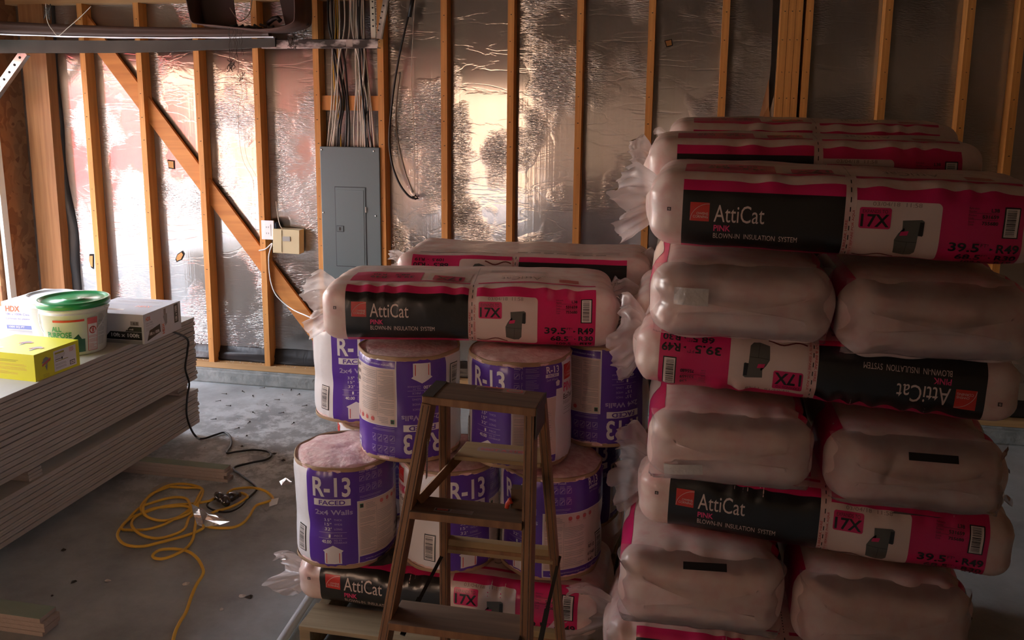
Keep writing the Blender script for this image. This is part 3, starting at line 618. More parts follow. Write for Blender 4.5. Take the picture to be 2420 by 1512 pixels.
# ------------------------------------------------------------------ rolls of faced insulation
def roll_items(R, H, kind=0):
    u = lambda deg: R*math.radians(deg)
    k = [Rc(u(0), .006, u(58), H-.006, 'purple', 1)]
    s = H/.37
    k += [T('R-13', u(9), .030*s, u(42), .072*s, 'paper'), RR(u(10), .110*s, u(51), .134*s, .001, 'paper', 2), T('FACED', u(16), .1135*s, u(29), .017*s, 'purple', True, 4), T('2x4 Walls', u(11), .149*s, u(42), .019*s, 'lilac')]
    for q, (a_, b_) in enumerate((('3.5"', 'THICK'), ('15"', 'WIDE'), ("32'", 'LONG'))): k += [T(a_, u(21), (.181+.0175*q)*s, u(8), .011*s, 'paper', False), T(b_, u(32), (.184+.0175*q)*s, u(9), .007*s, 'lilac', False)]
    k += [Rc(u(14), .234*s, u(46), .2352*s, 'lilac', 3), T('1', u(26), .240*s, u(2), .011*s, 'paper', False), T('PIECE', u(32), .242*s, u(9), .007*s, 'lilac', False), Rc(u(14), .254*s, u(46), .2552*s, 'lilac', 3),
          T('40.00', u(18), .260*s, u(11), .012*s, 'paper'), T('SQ. FT.', u(32), .259*s, u(9), .006*s, 'lilac', False), T('COVERAGE', u(32), .267*s, u(14), .006*s, 'lilac', False)]
    k += [Pg([(u(30.5), .280*s), (u(42), .300*s), (u(40), .305*s), (u(40), .350*s), (u(21), .350*s), (u(21), .305*s), (u(19), .300*s)], 'paper', 2), Rc(u(23), .308*s, u(23.8), .346*s, 'red', 3), Rc(u(37.2), .308*s, u(38), .346*s, 'red', 3)]
    TW = 92 if kind == 0 else 52
    k += [Rc(u(58), .006, u(58+TW), .125*s, 'purple', 1), Rc(u(59.5), .128*s, u(58+TW), H-.040, 'cream', 1), Rc(u(59.5), H-.038, u(58+TW), H-.014, 'purple', 1)]
    k += [T('Easy to Install', u(61), .014*s, u(22), .009*s, 'lilac')]
    for a in range(2):
        for c_ in range(4):
            x = u(61+c_*7.5); y = (.034+a*.040)*s; k += [Rc(x, y, x+u(5.6), y+.019*s, 'lilac', 2), Rc(x+u(.4), y+.0013, x+u(5.2), y+.0177*s, 'purple', 3), stroke([(x+u(1.2), y+.015*s), (x+u(2.6), y+.008*s), (x+u(4.4), y+.004*s)], .0028, 'lilac', 4)]
            k += lines(x, y-.007*s, x+u(5), y-.002*s, 'lilac', .003, c_, .001, 2)
    k += lines(u(61), .108*s, u(90), .122*s, 'lilac', .004, 3, .0011, 2)
    if kind == 0: k += [T('R-13', u(112), .016*s, u(16), .028*s, 'paper'), RR(u(113), .048*s, u(128), .057*s, .0005, 'paper', 2), T('FACED', u(115), .0495*s, u(11), .006*s, 'purple', True, 4), T('2x4 Walls', u(113), .062*s, u(15), .007*s, 'lilac', False), Pg([(u(135), .07*s), (u(139), .078*s), (u(138), .096*s), (u(132), .096*s), (u(131), .078*s)], 'lilac', 2)]
    k += [Rc(u(61), .135*s, u(65), .150*s, 'green', 3), Rc(u(61.5), .137*s, u(64.5), .148*s, 'dk', 4)]
    k += lines(u(68), .137*s, u(82), .160*s, 'g2', .0055, 5, .0014)+lines(u(61), .166*s, u(80), H-.046, 'g2', .0052, 6, .0013)+lines(u(82), .176*s, u(58+min(TW, 55)-6), H-.046, 'g2', .0060, 7, .0013)
    k += [Rc(u(81), .160*s, u(81.3), H-.044, 'g2', 3), T('www.owenscorning.com  |  1-800-GET-PINK', u(66), H-.031, u(58+TW-70), .010, 'lilac', True, 3)]
    if kind == 0:
        for c_ in range(4): x = u(86+c_*9); k += [RR(x, .137*s, x+u(4.5), .152*s, .006, 'rose', 2), lines(x, .155*s, x+u(4.6), .162*s, 'rose', .003, c_, .001)[0]]
        k += [T('RF10', u(114), .262*s, u(11), .014*s, 'dk'), T('615485', u(113), .288*s, u(13), .013*s, 'dk'), T('643', u(114), .312*s, u(8), .012*s, 'dk'), lines(u(113), .255*s, u(122), .258*s, 'g2', .003, 1, .0012)[0]]
        k += barcode(u(128), .235*s, u(142), .325*s, 6)
        e0 = 290
    else:
        k += [T('RF', u(94), .262*s, u(6), .014*s, 'dk'), T('615', u(94), .288*s, u(8), .013*s, 'dk')]
        # a second, smaller purple label wraps over the first
        k += [Rc(u(70), .012, u(118), .095, 'purple', 5)]+lines(u(73), .018, u(88), .09, 'lilac', .005, 12, .001, 6)+[T('R-13', u(96), .016, u(16), .022, 'paper', True, 6), Rc(u(95), .041, u(112), .052, 'paper', 6), T('FACED', u(98), .0425, u(11), .0075, 'purple', True, 8), T('2x4 Walls', u(96), .056, u(15), .008, 'lilac', False, 6), Pg([(u(111), .064), (u(114), .070), (u(113), .084), (u(109), .084), (u(108), .070)], 'paper', 6)]
        e0 = 121
    lg = logo(0, 0, .050); lu = u(e0)
    k += [([(lu+x, .022+y) for x, y in vs], fs, ink, ly) for vs, fs, ink, ly in lg]
    k += [T('PINK', lu, .082, .062, .030, 'pinktext'), T('EcoTouch', lu, .120, .066, .018, 'dk'), T('INSULATION', lu, .142, .066, .013, 'g2', False)]+lines(lu+.006, .166, lu+.058, .190, 'g2', .008, 4, .0015, 3)
    k += barcode(u(-21), H-.130, u(-7), H-.040, 2)
    return k
def roll_surf(R, H, seed, top=.012):
    sd = Vector((seed*2.7, seed, 9))
    def f(u, v):
        a = u/R; z = H-v; q = 0
        q += .006*mnoise.noise(Vector((math.cos(a)*1.6, math.sin(a)*1.6, z*3))+sd)+.0022*mnoise.noise(Vector((math.cos(a)*6, math.sin(a)*6, z*10))+sd)
        e = max(0, abs(2*z/H-1)-.80)/.20; q += -.010*e*e+e*.0016*math.sin(a*34+3*mnoise.noise(sd+Vector((a, 0, 0))))
        q += -.006*math.exp(-((z/H-.42)/.1)**2)*(.5+.5*math.sin(a*2+seed))
        r = R+q; return Vector((r*math.sin(a), -r*math.cos(a), z)), Vector((math.sin(a), -math.cos(a), 0))
    return f
def roll_mesh(R, H, seed, kind=0):
    f = roll_surf(R, H, seed); out = []
    mb = MB(); NU, NV = 120, 26; vs = []
    for j in range(NV+1):
        for i in range(NU): vs.append(f(R*2*math.pi*i/NU, .010+(H-.020)*j/NV)[0])
    # turned-over lips
    for z, v_ in ((H-.004, .010), (.004, H-.010)):
        pass
    mb.add(vs, [(j*NU+i, (j+1)*NU+i, (j+1)*NU+(i+1) % NU, j*NU+(i+1) % NU) for j in range(NV) for i in range(NU)], INK['paper'], True)
    press(mb, roll_items(R, H, kind), f, INK, .008, .012, .0006)
    out.append(('printed_wrapper', mb.mesh('printed_wrapper')))
    mb = MB(); sd = Vector((seed, 4, 4)); n = 96; prof = [(0, -.004+.0), (.02, -.002)]+[(R*.96*t, 0) for t in (.2, .35, .5, .65, .8, .9)]+[(R*.975, -.002), (R*.985, -.008), (R*.975, -.016), (R*.90, -.03), (R*.90, -H+.03), (R*.975, -H+.012), (R*.96, -H+.004), (R*.8, -H+.001), (0.002, -H)]
    vs = []; fs = []
    for i, (r, z) in enumerate(prof):
        for k in range(n):
            a = 2*math.pi*k/n; t = r/R; bump = .010*(1-t*t) if z > -.02 else 0
            if z > -.02: bump += .0022*math.sin(t*46+a)*(t > .15)+.006*mnoise.noise(Vector((math.cos(a)*t*3, math.sin(a)*t*3, 0))+sd)
            vs.append((r*math.cos(a), r*math.sin(a), H+z+bump))
    P = len(prof)
    for i in range(P-1):
        for k in range(n): fs.append((i*n+k, (i+1)*n+k, (i+1)*n+(k+1) % n, i*n+(k+1) % n))
    fs.append(tuple(range(n))); fs.append(tuple((P-1)*n+k for k in range(n-1, -1, -1)))
    mb.add(vs, fs, FIBER, True); out.append(('fibreglass_core', mb.mesh('fibreglass_core')))
    for rings in (((R*.985, H-.012), (R*.995, H-.002), (R*.975, H+.002), (R*.95, H-.003)), ((R*.985, .012), (R*.995, .001), (R*.97, -.001), (R*.94, .003))):
     mb = MB(); n = 96; vs = []
     for (r, z) in rings:
        for k in range(n):
            a = 2*math.pi*k/n; vs.append(((r+.002*math.sin(a*9+seed))*math.cos(a), (r+.002*math.sin(a*9+seed))*math.sin(a), z+.0015*math.sin(a*5+seed)))
     fs = [(i*n+k, i*n+(k+1) % n, (i+1)*n+(k+1) % n, (i+1)*n+k) for i in (0, 1, 2) for k in range(n)]
     mb.add(vs, fs, KRAFT, True); out.append(('kraft_edge', mb.mesh('kraft_edge')))
    return out
RM = {}
def iroll(x, y, z, phi, up, label, seed=1, kind=0, R=.176, H=.35, tilt=(0, 0)):
    """phi: world bearing (deg from -y towards +x) of the left edge of the purple panel"""
    key = (seed, kind, R, H)
    if key not in RM: RM[key] = roll_mesh(R, H, seed, kind)
    e = empty('insulation_roll', (x, y, z)); tag(e, label, 'insulation roll', 'rolls of faced insulation stacked behind the ladder')
    e.rotation_euler = (tilt[0], tilt[1], 0)
    for nm, me in RM[key]:
        if up: o = link(nm, me, e, (0, 0, H), None); o.matrix_local = Matrix.Translation((0, 0, H)) @ Matrix.Rotation(math.radians(phi), 4, 'Z') @ Matrix.Rotation(math.pi, 4, 'Y')
        else: link(nm, me, e, (0, 0, 0), (0, 0, math.radians(phi)))
    return e
BB = bag((3.165, -2.325, .144), 0, False, 1, 0, 'pink and black insulation bag at the bottom of the pallet, under the rolls', 'insulation bags in the roll stack', H=.172, tail2=None, tsc=(1.15, 1, .95)); BB.scale = (1.08, 1, 1)
for ch in BB.children:
    if ch.name.startswith('film_tail'): ch.location.y = -.135; ch.location.z = .075
def bearing(x, y): return math.degrees(math.atan2(CAM.x-x, y-CAM.y))
zr = .325
for (x, y, rel, up, lab, sd, kd) in (
    (2.788, -2.42, -46, 0, 'insulation roll standing at the lower left of the stack, whole label in view', 1, 0),
    (3.15, -2.37, -10, 0, 'insulation roll in the middle of the lower row, behind the ladder rails', 2, 0),
    (3.495, -2.34, -66, 0, 'insulation roll at the right end of the lower row, mostly its fine print showing', 3, 0)):
    iroll(x, y, zr, bearing(x, y)+rel, up, lab, sd, kd, R=.172, H=.352)
zu = .70
for (x, y, rel, up, lab, sd, kd) in (
    (3.01, -2.37, 43, 1, 'upside-down insulation roll at the left of the upper front row', 1, 0),
    (3.385, -2.345, -67, 0, 'upright insulation roll behind the ladder top, with a second small purple label', 4, 1),
    (2.715, -2.08, -36, 0, 'insulation roll set back at the far left of the upper row', 2, 0),
    (3.635, -2.10, 58, 1, 'dark upside-down insulation roll set back at the right of the upper row', 3, 0)):
    iroll(x, y, zu, bearing(x, y)+rel, up, lab, sd, kd, R=.172, H=.352)
# hidden second row carrying the set-back rolls
for (x, y, lab) in ((2.80, -2.06, 'insulation roll at the left of the rear lower row, under the set-back roll'), (3.53, -1.98, 'insulation roll at the right of the rear lower row')):
    iroll(x, y, zr, 0, 0, lab, 2, 0, R=.172, H=.352)
bag((3.205, -1.85, .144), 0, False, 3, None, 'rear insulation bag on the pallet, hidden behind the rolls', 'insulation bags in the roll stack', H=.172)
bag((3.188, -2.20, 1.066), math.radians(8), False, 5, 2, 'upright lettered insulation bag lying on the rolls, the whole label in view', 'insulation bags in the roll stack', H=.208, tail2=3, tsc=(1.1, 1, 1.25))
bag((3.29, -1.72, 1.066), math.radians(3), True, 2, 0, 'insulation bag lying behind the lettered bag on the rolls, mostly hidden', 'insulation bags in the roll stack', H=.225, tail2=None)
# ------------------------------------------------------------------ gypsum board stack
XD, YD0, YD1 = 1.262, -.865, -3.30
r = random.Random(11)
def board(z, top, label, grp, t=.0107):
    b = MB(); jx = (r.random()-.5)*.003; jy = (r.random()-.5)*.014; x0 = XD-1.22+jx; x1 = XD+jx; y1 = YD0+jy
    b.box((x0, YD1, z), (x1, y1, z+t), EDGEP); o = b.slot(PAPER); o2 = b.slot(CORED); b.mi[1] = o; b.mi[3] = o2
    tag(b.build('gypsum_board', bevel=.0006), label, 'gypsum board', grp)
ORD = 'topmost second third fourth fifth sixth seventh eighth ninth tenth eleventh twelfth thirteenth fourteenth fifteenth sixteenth seventeenth eighteenth nineteenth twentieth twenty-first twenty-second twenty-third twenty-fourth twenty-fifth twenty-sixth twenty-seventh'.split()
for k in range(16): board(.070+(k//2)*.0254+(k % 2)*.0108, k == 15, ('bottom gypsum board of the lower pile, lying on the floor spacers' if k == 0 else ORD[15-k]+' gypsum board counted from the top of the lower pile') if k < 15 else 'topmost gypsum board of the lower pile, facing the gap', 'gypsum boards of the lower pile' if k < 15 else None)
for k in range(28): board(.329+(k//2)*.0254+(k % 2)*.0108, k == 27, ('bottom gypsum board of the upper pile, directly above the gap' if k == 0 else ORD[27-k]+' gypsum board counted from the top of the upper pile') if k < 27 else 'top gypsum board of the whole stack, carrying the boxes and the bucket', 'gypsum boards of the upper pile' if k < 27 else None)
ZT = .329+13*.0254+.0215
def spacer(x0, x1, y0, y1, z0, lab, n=4, face=PAPER, h=.0130, rz=0):
    e = empty('board_spacer', ((x0+x1)/2, (y0+y1)/2, z0), rz); tag(e, lab, 'board spacer'); hx, hy = (x1-x0)/2, (y1-y0)/2; q = random.Random(int(y0*50))
    for k in range(n):
        b = MB(); j = q.random()*.008; b.box((-hx+j, -hy+q.random()*.003, k*h), (hx-q.random()*.02, hy, k*h+h-.0009), CORED if face is GREENP else EDGEP)
        if k == n-1: b.mi[1] = b.slot(face)
        b.build('strip', e, bevel=.001)
spacer(.3, 1.25, -1.01, -.92, .2705, 'gypsum strip spacer in the gap between the piles, at the far end', h=.0145)
spacer(.3, 1.25, -2.13, -2.05, .2705, 'gypsum strip spacer in the gap between the piles, near the left edge of the photo', h=.0145)
spacer(.10, 1.745, -1.42, -1.36, 0, 'gypsum strip spacer on the floor sticking out from under the boards, green-topped, far one', 4, GREENP, .0172)
spacer(.10, 1.775, -2.70, -2.62, 0, 'gypsum strip spacer on the floor at the lower left corner of the photo', 4, GREENP, .0172)
# ------------------------------------------------------------------ things on the boards
def card_box(name, loc, size, rz, base, label, cat, faces, bev=.003):
    """faces: dict face -> (items) in that face's own u,v from its upper left corner"""
    L, W, H = size; e = empty(name, loc, rz); tag(e, label, cat)
    mb = MB(); mb.box((-L/2, -W/2, 0), (L/2, W/2, H), base)
    su = dict(front=lambda u, v: (Vector((-L/2+u, -W/2, H-v)), Vector((0, -1, 0))), right=lambda u, v: (Vector((L/2, -W/2+u, H-v)), Vector((1, 0, 0))), top=lambda u, v: (Vector((-L/2+u, W/2-v, H)), Vector((0, 0, 1))))
    for k, it in faces.items(): press(mb, it, su[k], INK, .5, .5, .0005)
    mb.build('carton', e); return e
# yellow screw box
W_, D_, H_ = .34, .255, .117
def torn(u, v, s):   # grey screw-head picture with a red band
    return [Pg([(u+s*math.cos(a)*(.8+.25*math.sin(a*5)), v+s*.7*math.sin(a)*(.8+.2*math.cos(a*4))) for a in [k*math.pi/8 for k in range(16)]], 'g2', 2), Pg([(u-s*.9, v+s*.45), (u+s*.95, v-s*.35), (u+s*1.0, v), (u-s*.85, v+s*.8)], 'rose', 3), Pg([(u-s*.3, v+s*.8), (u+s*.3, v+s*.6), (u+s*.05, v+s*1.7)], 'g2', 2)]
fr = lines(.06, .028, .27, .040, 'olive', .006, 3, .0018)+lines(.06, .046, .30, .072, 'rose', .005, 4, .0008)+lines(.06, .080, .30, .095, 'rose', .005, 5, .0008)+lines(.005, .086, .03, .098, 'dk', .005, 9, .002)+torn(.02, .035, .016)
rt = torn(.062, .042, .026)+[Rc(.105, .014, .235, .105, 'paper', 2), Rc(.112, .022, .165, .030, 'olive', 3), Rc(.112, .052, .150, .055, 'black', 3), RR(.148, .048, .156, .059, .004, 'black', 3)]+lines(.112, .034, .170, .048, 'dk', .0045, 2, .001, 3)+lines(.112, .060, .19, .064, 'olive', .006, 3, .003, 3)+lines(.112, .074, .175, .098, 'dk', .005, 4, .001, 3)+barcode(.195, .078, .225, .098, 3)+lines(.195, .02, .222, .040, 'rose', .005, 7, .002, 3)+lines(.04, .098, .075, .110, 'olive', .005, 8, .001)
tp = torn(.16, .10, .03)+torn(.27, .16, .03)+torn(.11, .20, .02)
card_box('screw_box', (1.262-W_/2-.006, -1.905, ZT), (W_, D_, H_), math.radians(-3), mat('yellow_card', (.80, .76, .03), .5), 'bright yellow screw carton on the near edge of the boards', 'box', dict(front=fr, right=rt, top=tp))
# plastic sheeting cartons
WC = mat('white_carton', (.72, .71, .74), .55)
def dims_label(u, v, s, ink='black'): return [Pg([(u+.14*s, v), (u+.005*s+.205*s, v), (u+.21*s, v+.028*s), (u+.02*s+.09*s, v+.028*s)], ink, 2), Pg([(u+.02*s, v+.030*s), (u+.21*s, v+.030*s), (u+.21*s, v+.074*s), (u-.02*s, v+.074*s)], ink, 2), Rc(u-.03*s, v+.077*s, u+.21*s, v+.097*s, 'g2', 2), T('10ft x 100ft', u+.025*s, v+.038*s, .17*s, .022*s, 'paper'), T('6 mil', u+.12*s, v+.010*s, .04*s, .010*s, 'paper')]
fr = dims_label(.16, .062, .9)+[Rc(.290, .035, .335, .056, 'g2', 2), T('6.0', .305, .038, .025, .014, 'dk')]
rt = [T('HDX', .018, .018, .040, .020, 'orange'), T('10ft x 100ft', .018, .046, .055, .008, 'g2', False), T('Plastic Sheeting', .018, .058, .06, .008, 'g2', False)]+lines(.018, .074, .075, .092, 'g2', .006, 2, .0012, 3)+[Pg([(.045, .090), (.135, .076), (.138, .118), (.022, .138)], 'black', 2), T('10ft x 100ft', .042, .100, .085, .016, 'paper', True, 3),
      T('HDX', .152, .080, .020, .055, 'orange', True, 3, 90), Pg([(.165, .045), (.20, .035), (.198, .085), (.182, .098)], 'g2', 2), Pg([(.172, .010), (.190, .008), (.190, .04), (.172, .042)], 'tan', 2), RR(.262, .006, .300, .105, .004, 'black', 2), T('10ft x 100ft', .270, .015, .020, .080, 'paper', True, 3, 90), Rc(.146, .004, .1468, .14, 'tan', 2)]
tp = lines(.05, .07, .32, .10, 'tan', .014, 3, .003)+[Rc(.02, .03, .34, .032, 'blue', 1), Rc(.02, .14, .34, .142, 'blue', 1), T('HDX', .22, .15, .08, .03, 'orange')]+[Rc(.04, .23, .20, .26, 'tan', 1)]
card_box('sheeting_carton', (1.155, -1.262, ZT), (.36, .325, .148), math.radians(1), WC, 'white plastic sheeting carton with black 10 ft x 100 ft panel, right of the bucket', 'box', dict(front=fr, right=rt, top=tp))
fr = [T('HDX', .022, .020, .080, .030, 'orange'), T('10ft x 100ft Clear Plastic Sheeting', .022, .058, .27, .015, 'blue', False), T('Láminas de plástico transparente', .022, .082, .25, .012, 'blue', False), Rc(.022, .122, .29, .142, 'blue', 2), T('1000 SQ FT', .034, .1255, .09, .012, 'paper', True, 3)]
tp = [T('HDX', .06, .10, .10, .03, 'orange'), Rc(.02, .20, .28, .202, 'blue', 1)]
card_box('sheeting_carton', (.600, -1.16, ZT), (.30, .33, .148), math.radians(3), WC, 'white plastic sheeting carton left of the bucket, blown out by daylight', 'box', dict(front=fr, top=tp))
def bucket(loc, R0, R1, H, lidm, label, prints, rz=0, handle=True):
    e = empty('bucket', loc, rz); tag(e, label, 'bucket')
    BW_ = mat('white_bucket_plastic', (.74, .76, .72), .35, coat=.2); mb = MB()
    mb.lathe([(R0*.95, 0), (R0, .006), (R0+(R1-R0)*.78, H*.80), (R0+(R1-R0)*.80+.005, H*.80), (R0+(R1-R0)*.82+.005, H*.815), (R0+(R1-R0)*.84, H*.82), (R1-.004, H*.88), (R1+.002, H*.885), (R1+.002, H*.90), (R1-.002, H*.905), (R1, H-.004), (R1-.01, H)], BW_, 72)
    if prints:
        f = lambda u, v: ((lambda a, z: (Vector(((R0+(R1-R0)*z/H)*math.sin(a), -(R0+(R1-R0)*z/H)*math.cos(a), z)), Vector((math.sin(a), -math.cos(a), 0))))(u/R1, H-v))
        press(mb, prints, f, INK, .01, .5, .0006)
    mb.build('bucket_body', e)
    mb = MB(); mb.lathe([(R1+.004, H-.022), (R1+.010, H-.020), (R1+.011, H+.004), (R1+.007, H+.009), (R1-.001, H+.009), (R1-.008, H+.001), (R1-.014, H+.001), (.05, H+.001), (.049, H+.003), (.02, H+.003), (0, H+.003)], lidm, 72)
    mb.build('lid', e)
    if handle:
        for s_ in (-1, 1): q = MB(); q.box((s_*(R1-.002)-.012, -.016, H*.845), (s_*(R1-.002)+.012, .016, H*.885), BW_); q.build('handle_ear', e, bevel=.003)
        q = MB(); q.tube([((R1+.008)*math.cos(a), -(R1+.03)*abs(math.sin(a))*.62, H*.86-(R1+.045)*abs(math.sin(a))*.80) for a in [math.pi*k/30 for k in range(31)]], .0022, SCREW, 8); q.build('wire_handle', e)
    return e
gl = mat('green_lid_plastic', (.02, .30, .09), .28, coat=.5)
pr = [Rc(-.045, .070, .10, .080, 'red', 2), T('ALL', -.055, .100, .05, .024, 'green'), T('PURPOSE', -.085, .128, .125, .027, 'green'), Rc(.065, .165, .10, .228, 'dgreen', 2), Pg([(.04, .165), (.07, .14), (.085, .165)], 'dgreen', 2), RR(.113, .068, .165, .228, .002, 'rose', 2), Rc(.116, .098, .162, .225, 'paper', 3), RR(.121, .110, .157, .146, .018, 'red', 4), RR(.126, .115, .152, .141, .013, 'paper', 5), Rc(.134, .118, .144, .138, 'rose', 6)]
pr += lines(.117, .155, .160, .222, 'rose', .006, 4, .0016, 5)+lines(.172, .060, .215, .210, 'g2', .006, 5, .0015, 2)+lines(-.05, .175, .05, .215, 'green', .010, 5, .002, 2)
bucket((1.075, -1.565, ZT), .128, .149, .245, gl, 'white joint compound bucket with green lid and red stripe on the boards', pr, math.radians(16))
bucket((.84, -1.43, ZT), .090, .106, .222, WHT, 'second white bucket with white lid standing behind the green-lidded one', None, 0, False)
# ------------------------------------------------------------------ step ladder
e = empty('step_ladder', (3.37, -2.95, 0)); tag(e, 'weathered wooden step ladder standing in front of the insulation rolls', 'ladder')
def lp(*p): return Vector(p)-Vector((3.37, -2.95, 0))
FL0, FL1 = (3.262, -2.975, 1.075), (3.095, -3.125, 0.0)
FR0, FR1 = (3.535, -2.975, 1.068), (3.552, -3.115, 0.0)
RL0, RL1 = (3.278, -2.885, 1.070), (3.215, -2.668, 0.0)
RR0, RR1 = (3.545, -2.875, 1.065), (3.605, -2.668, 0.0)
def rail(nm, a, b_, w_, d_):
    b = MB(); b.beam(lp(*b_), lp(*a), w_, d_, LADW); g = d_*.18
    for s_ in (-.55, .55): b.beam(lp(*b_)+Vector((w_*s_*.5, -d_/2-.0005, 0)), lp(*a)+Vector((w_*s_*.5, -d_/2-.0005, 0)), w_*.12, .002, LADX)
    return b.build(nm, e, bevel=.0015)
rail('front_rail', FL0, FL1, .026, .062); rail('front_rail', FR0, FR1, .026, .062); rail('rear_rail', RL0, RL1, .024, .036); rail('rear_rail', RR0, RR1, .024, .036)
b = MB(); mt = Matrix.Translation(lp(3.402, -2.938, 1.072)) @ Matrix.Rotation(math.radians(-1), 4, 'Z') @ Matrix.Rotation(math.radians(1.5), 4, 'Y')
b.box((-.152, -.066, 0), (.152, .066, .022), LADX, mt); b.mi[2] = b.slot(LADW); cap = b.build('top_cap', e, bevel=.003)
b = MB(); b.box((-.153, -.064, .0222), (-.122, .064, .0236), mat('cap_bracket', (.05, .045, .04), .5), mt); b.build('cap_bracket', e)
b = MB(); b.box((.1522, -.067, -.06), (.1545, .067, .0225), MATS['cap_bracket'], mt); b.build('cap_bracket', e)
def sticker(items, org, ux, vx, nm='sticker', par=e, lift=.0006):
    b = MB(); U = Vector(ux).normalized(); V = Vector(vx).normalized(); Nn = V.cross(U)*1; 
    press(b, items, lambda u, v: (Vector(org)+U*u+V*v, Nn), INK, .5, .5, lift); return b.build(nm, par)
org = mt @ Vector((-.035, .062, .0222)); ux = mt.to_3x3() @ Vector((1, 0, 0)); vx = mt.to_3x3() @ Vector((0, -1, 0))
sticker([Rc(0, 0, .135, .035, 'tan', 1), Rc(.022, .003, .075, .010, 'rose', 2), RR(.085, .006, .13, .03, .011, 'rose', 2), RR(.09, .010, .125, .026, .007, 'tan', 3)]+lines(.003, .013, .075, .032, 'dk', .007, 2, .003, 2), org, ux, vx, 'cap_sticker')
def lerp(a, b_, z): t = (a[2]-z)/(a[2]-b_[2]); return Vector(a)+(Vector(b_)-Vector(a))*t
for z_, wd in ((.80, .098), (.505, .112), (.215, .124)):
    L_ = lerp(FL0, FL1, z_); R_ = lerp(FR0, FR1, z_)
    b = MB(); b.box((L_.x-3.37+.010, L_.y+2.95-wd*.42, z_-.021), (R_.x-3.37-.010, L_.y+2.95+wd*.58, z_), LADX); b.mi[2] = b.slot(LADW); b.build('step', e, bevel=.002)
    if z_ == .80:
        sticker([Rc(0, 0, .105, .020, 'g2', 1), Rc(.004, .003, .043, .016, 'dk', 2), RR(.008, .005, .038, .014, .004, 'rose', 3), T('DANGER', .012, .0065, .022, .006, 'dk', True, 4), Rc(.046, .002, .103, .018, 'tan', 2)]+lines(.048, .004, .10, .017, 'dk', .004, 3, .0014, 3), Vector((L_.x-3.37+.07, L_.y+2.95-wd*.05, z_)), (1, 0, 0), (0, -1, 0), 'danger_sticker')
    if z_ == .215: pass
for z_ in (.57, .27):
    L_ = lerp(RL0, RL1, z_)-Vector((3.37, -2.95, 0)); R_ = lerp(RR0, RR1, z_)-Vector((3.37, -2.95, 0)); b = MB(); b.box((L_.x, L_.y-.012, z_-.022), (R_.x, L_.y+.014, z_+.022), SHELF); b.box((L_.x, L_.y-.0135, z_-.010), (R_.x, L_.y-.012, z_+.002), LADW); b.build('rear_rung', e, bevel=.002)
b = MB(); q = [lp(3.300, -2.868, .883), lp(3.545, -2.868, .883), lp(3.545, -2.745, .879), lp(3.305, -2.745, .879)]
vs = [v for v in q]+[v-Vector((0, 0, .012)) for v in q]; b.add(vs, [(0, 1, 2, 3), (7, 6, 5, 4), (0, 4, 5, 1), (1, 5, 6, 2), (2, 6, 7, 3), (3, 7, 4, 0)], SHELF); b.build('paint_shelf', e, bevel=.002)
sticker([RR(0, 0, .155, .030, .008, 'tan', 1), T('NOT A STEP', .012, .008, .130, .014, 'rose', True, 2)], lp(3.350, -2.785, .8815), (1, 0, 0), (0, -1, -.03), 'shelf_lettering')
b = MB(); b.beam(lp(3.310, -2.80, .868), lp(3.235, -3.00, .80-.0), .022, .018, LADW); b.build('shelf_arm', e)
b = MB(); b.beam(lp(3.512, -2.815, .868), lp(3.512, -2.98, .803), .02, .018, LADW); b.build('shelf_arm', e)
for x_, s_ in ((FL0[0]+.0, -1), (3.575, 1)):
    b = MB()
    if s_ < 0: b.beam(lp(3.246, -2.765, .545), lp(3.216, -2.93, .475), .010, .004, BLK); b.beam(lp(3.216, -2.93, .478), lp(3.205, -3.05, .44), .014, .004, BLK)
    else: b.beam(lp(3.588, -2.765, .56), lp(3.574, -2.90, .47), .010, .004, STEELD); b.beam(lp(3.574, -2.90, .473), lp(3.562, -3.06, .36), .014, .004, STEELD)
    b.build('spreader_bar', e)
sticker([Rc(0, 0, .016, .120, 'g2', 1)]+lines(.002, .006, .014, .112, 'paper', .005, 3, .0014, 2), lp(3.2585, -2.99, .985), (0, 1, 0), (-.02, -.05, -1), 'rail_sticker')
b = MB(); b.box((3.486-3.37, -.035, .803), (3.518-3.37, -.008, .858), mat('dark_wood_block', (.10, .06, .035), .7)); tag(b.build('wood_block', None, (3.37, -2.95, 0)), 'small dark wood block standing on the middle step of the ladder', 'block')
b = MB(); b.tube([Vector((3.478, -3.00, .8065+.0035)), Vector((3.480, -2.998, .822)), Vector((3.486, -3.0, .834)), Vector((3.490, -3.004, .825))], .006, RED, 10); tag(b.build('red_clip'), 'small red rubber clip beside the wood block on the ladder step', 'clip')
# ------------------------------------------------------------------ breaker panel and wiring
e = empty('breaker_panel', (1.852, 0, .708)); tag(e, 'grey electrical breaker panel mounted between two studs', 'breaker panel')
b = MB(); b.box((-.170, .0, .03), (.170, .085, .875), PANELG); b.build('panel_box', e, bevel=.003)
b = MB(); b.box((-.196, -.012, 0), (.196, -.001, .885), PANELG); b.build('cover', e, bevel=.004)
b = MB(); b.box((-.104, -.0132, .13), (.104, -.012, .638), PANELD); b.box((-.099, -.0155, .135), (.099, -.0125, .633), PANELG); b.box((-.088, -.0175, .150), (.088, -.0155, .618), PANELG); b.build('panel_door', e, bevel=.0015)
b = MB(); b.box((-.094, -.0195, .352), (-.046, -.0172, .392), PANELD); b.box((-.090, -.021, .356), (-.050, -.0190, .388), PANELG); b.box((-.077, -.0225, .362), (-.065, -.0205, .382), BLK); b.build('door_latch', e)
b = MB(); b.box((.0985, -.0185, .48), (.1045, -.0150, .515), STEEL); b.build('hinge_clip', e)
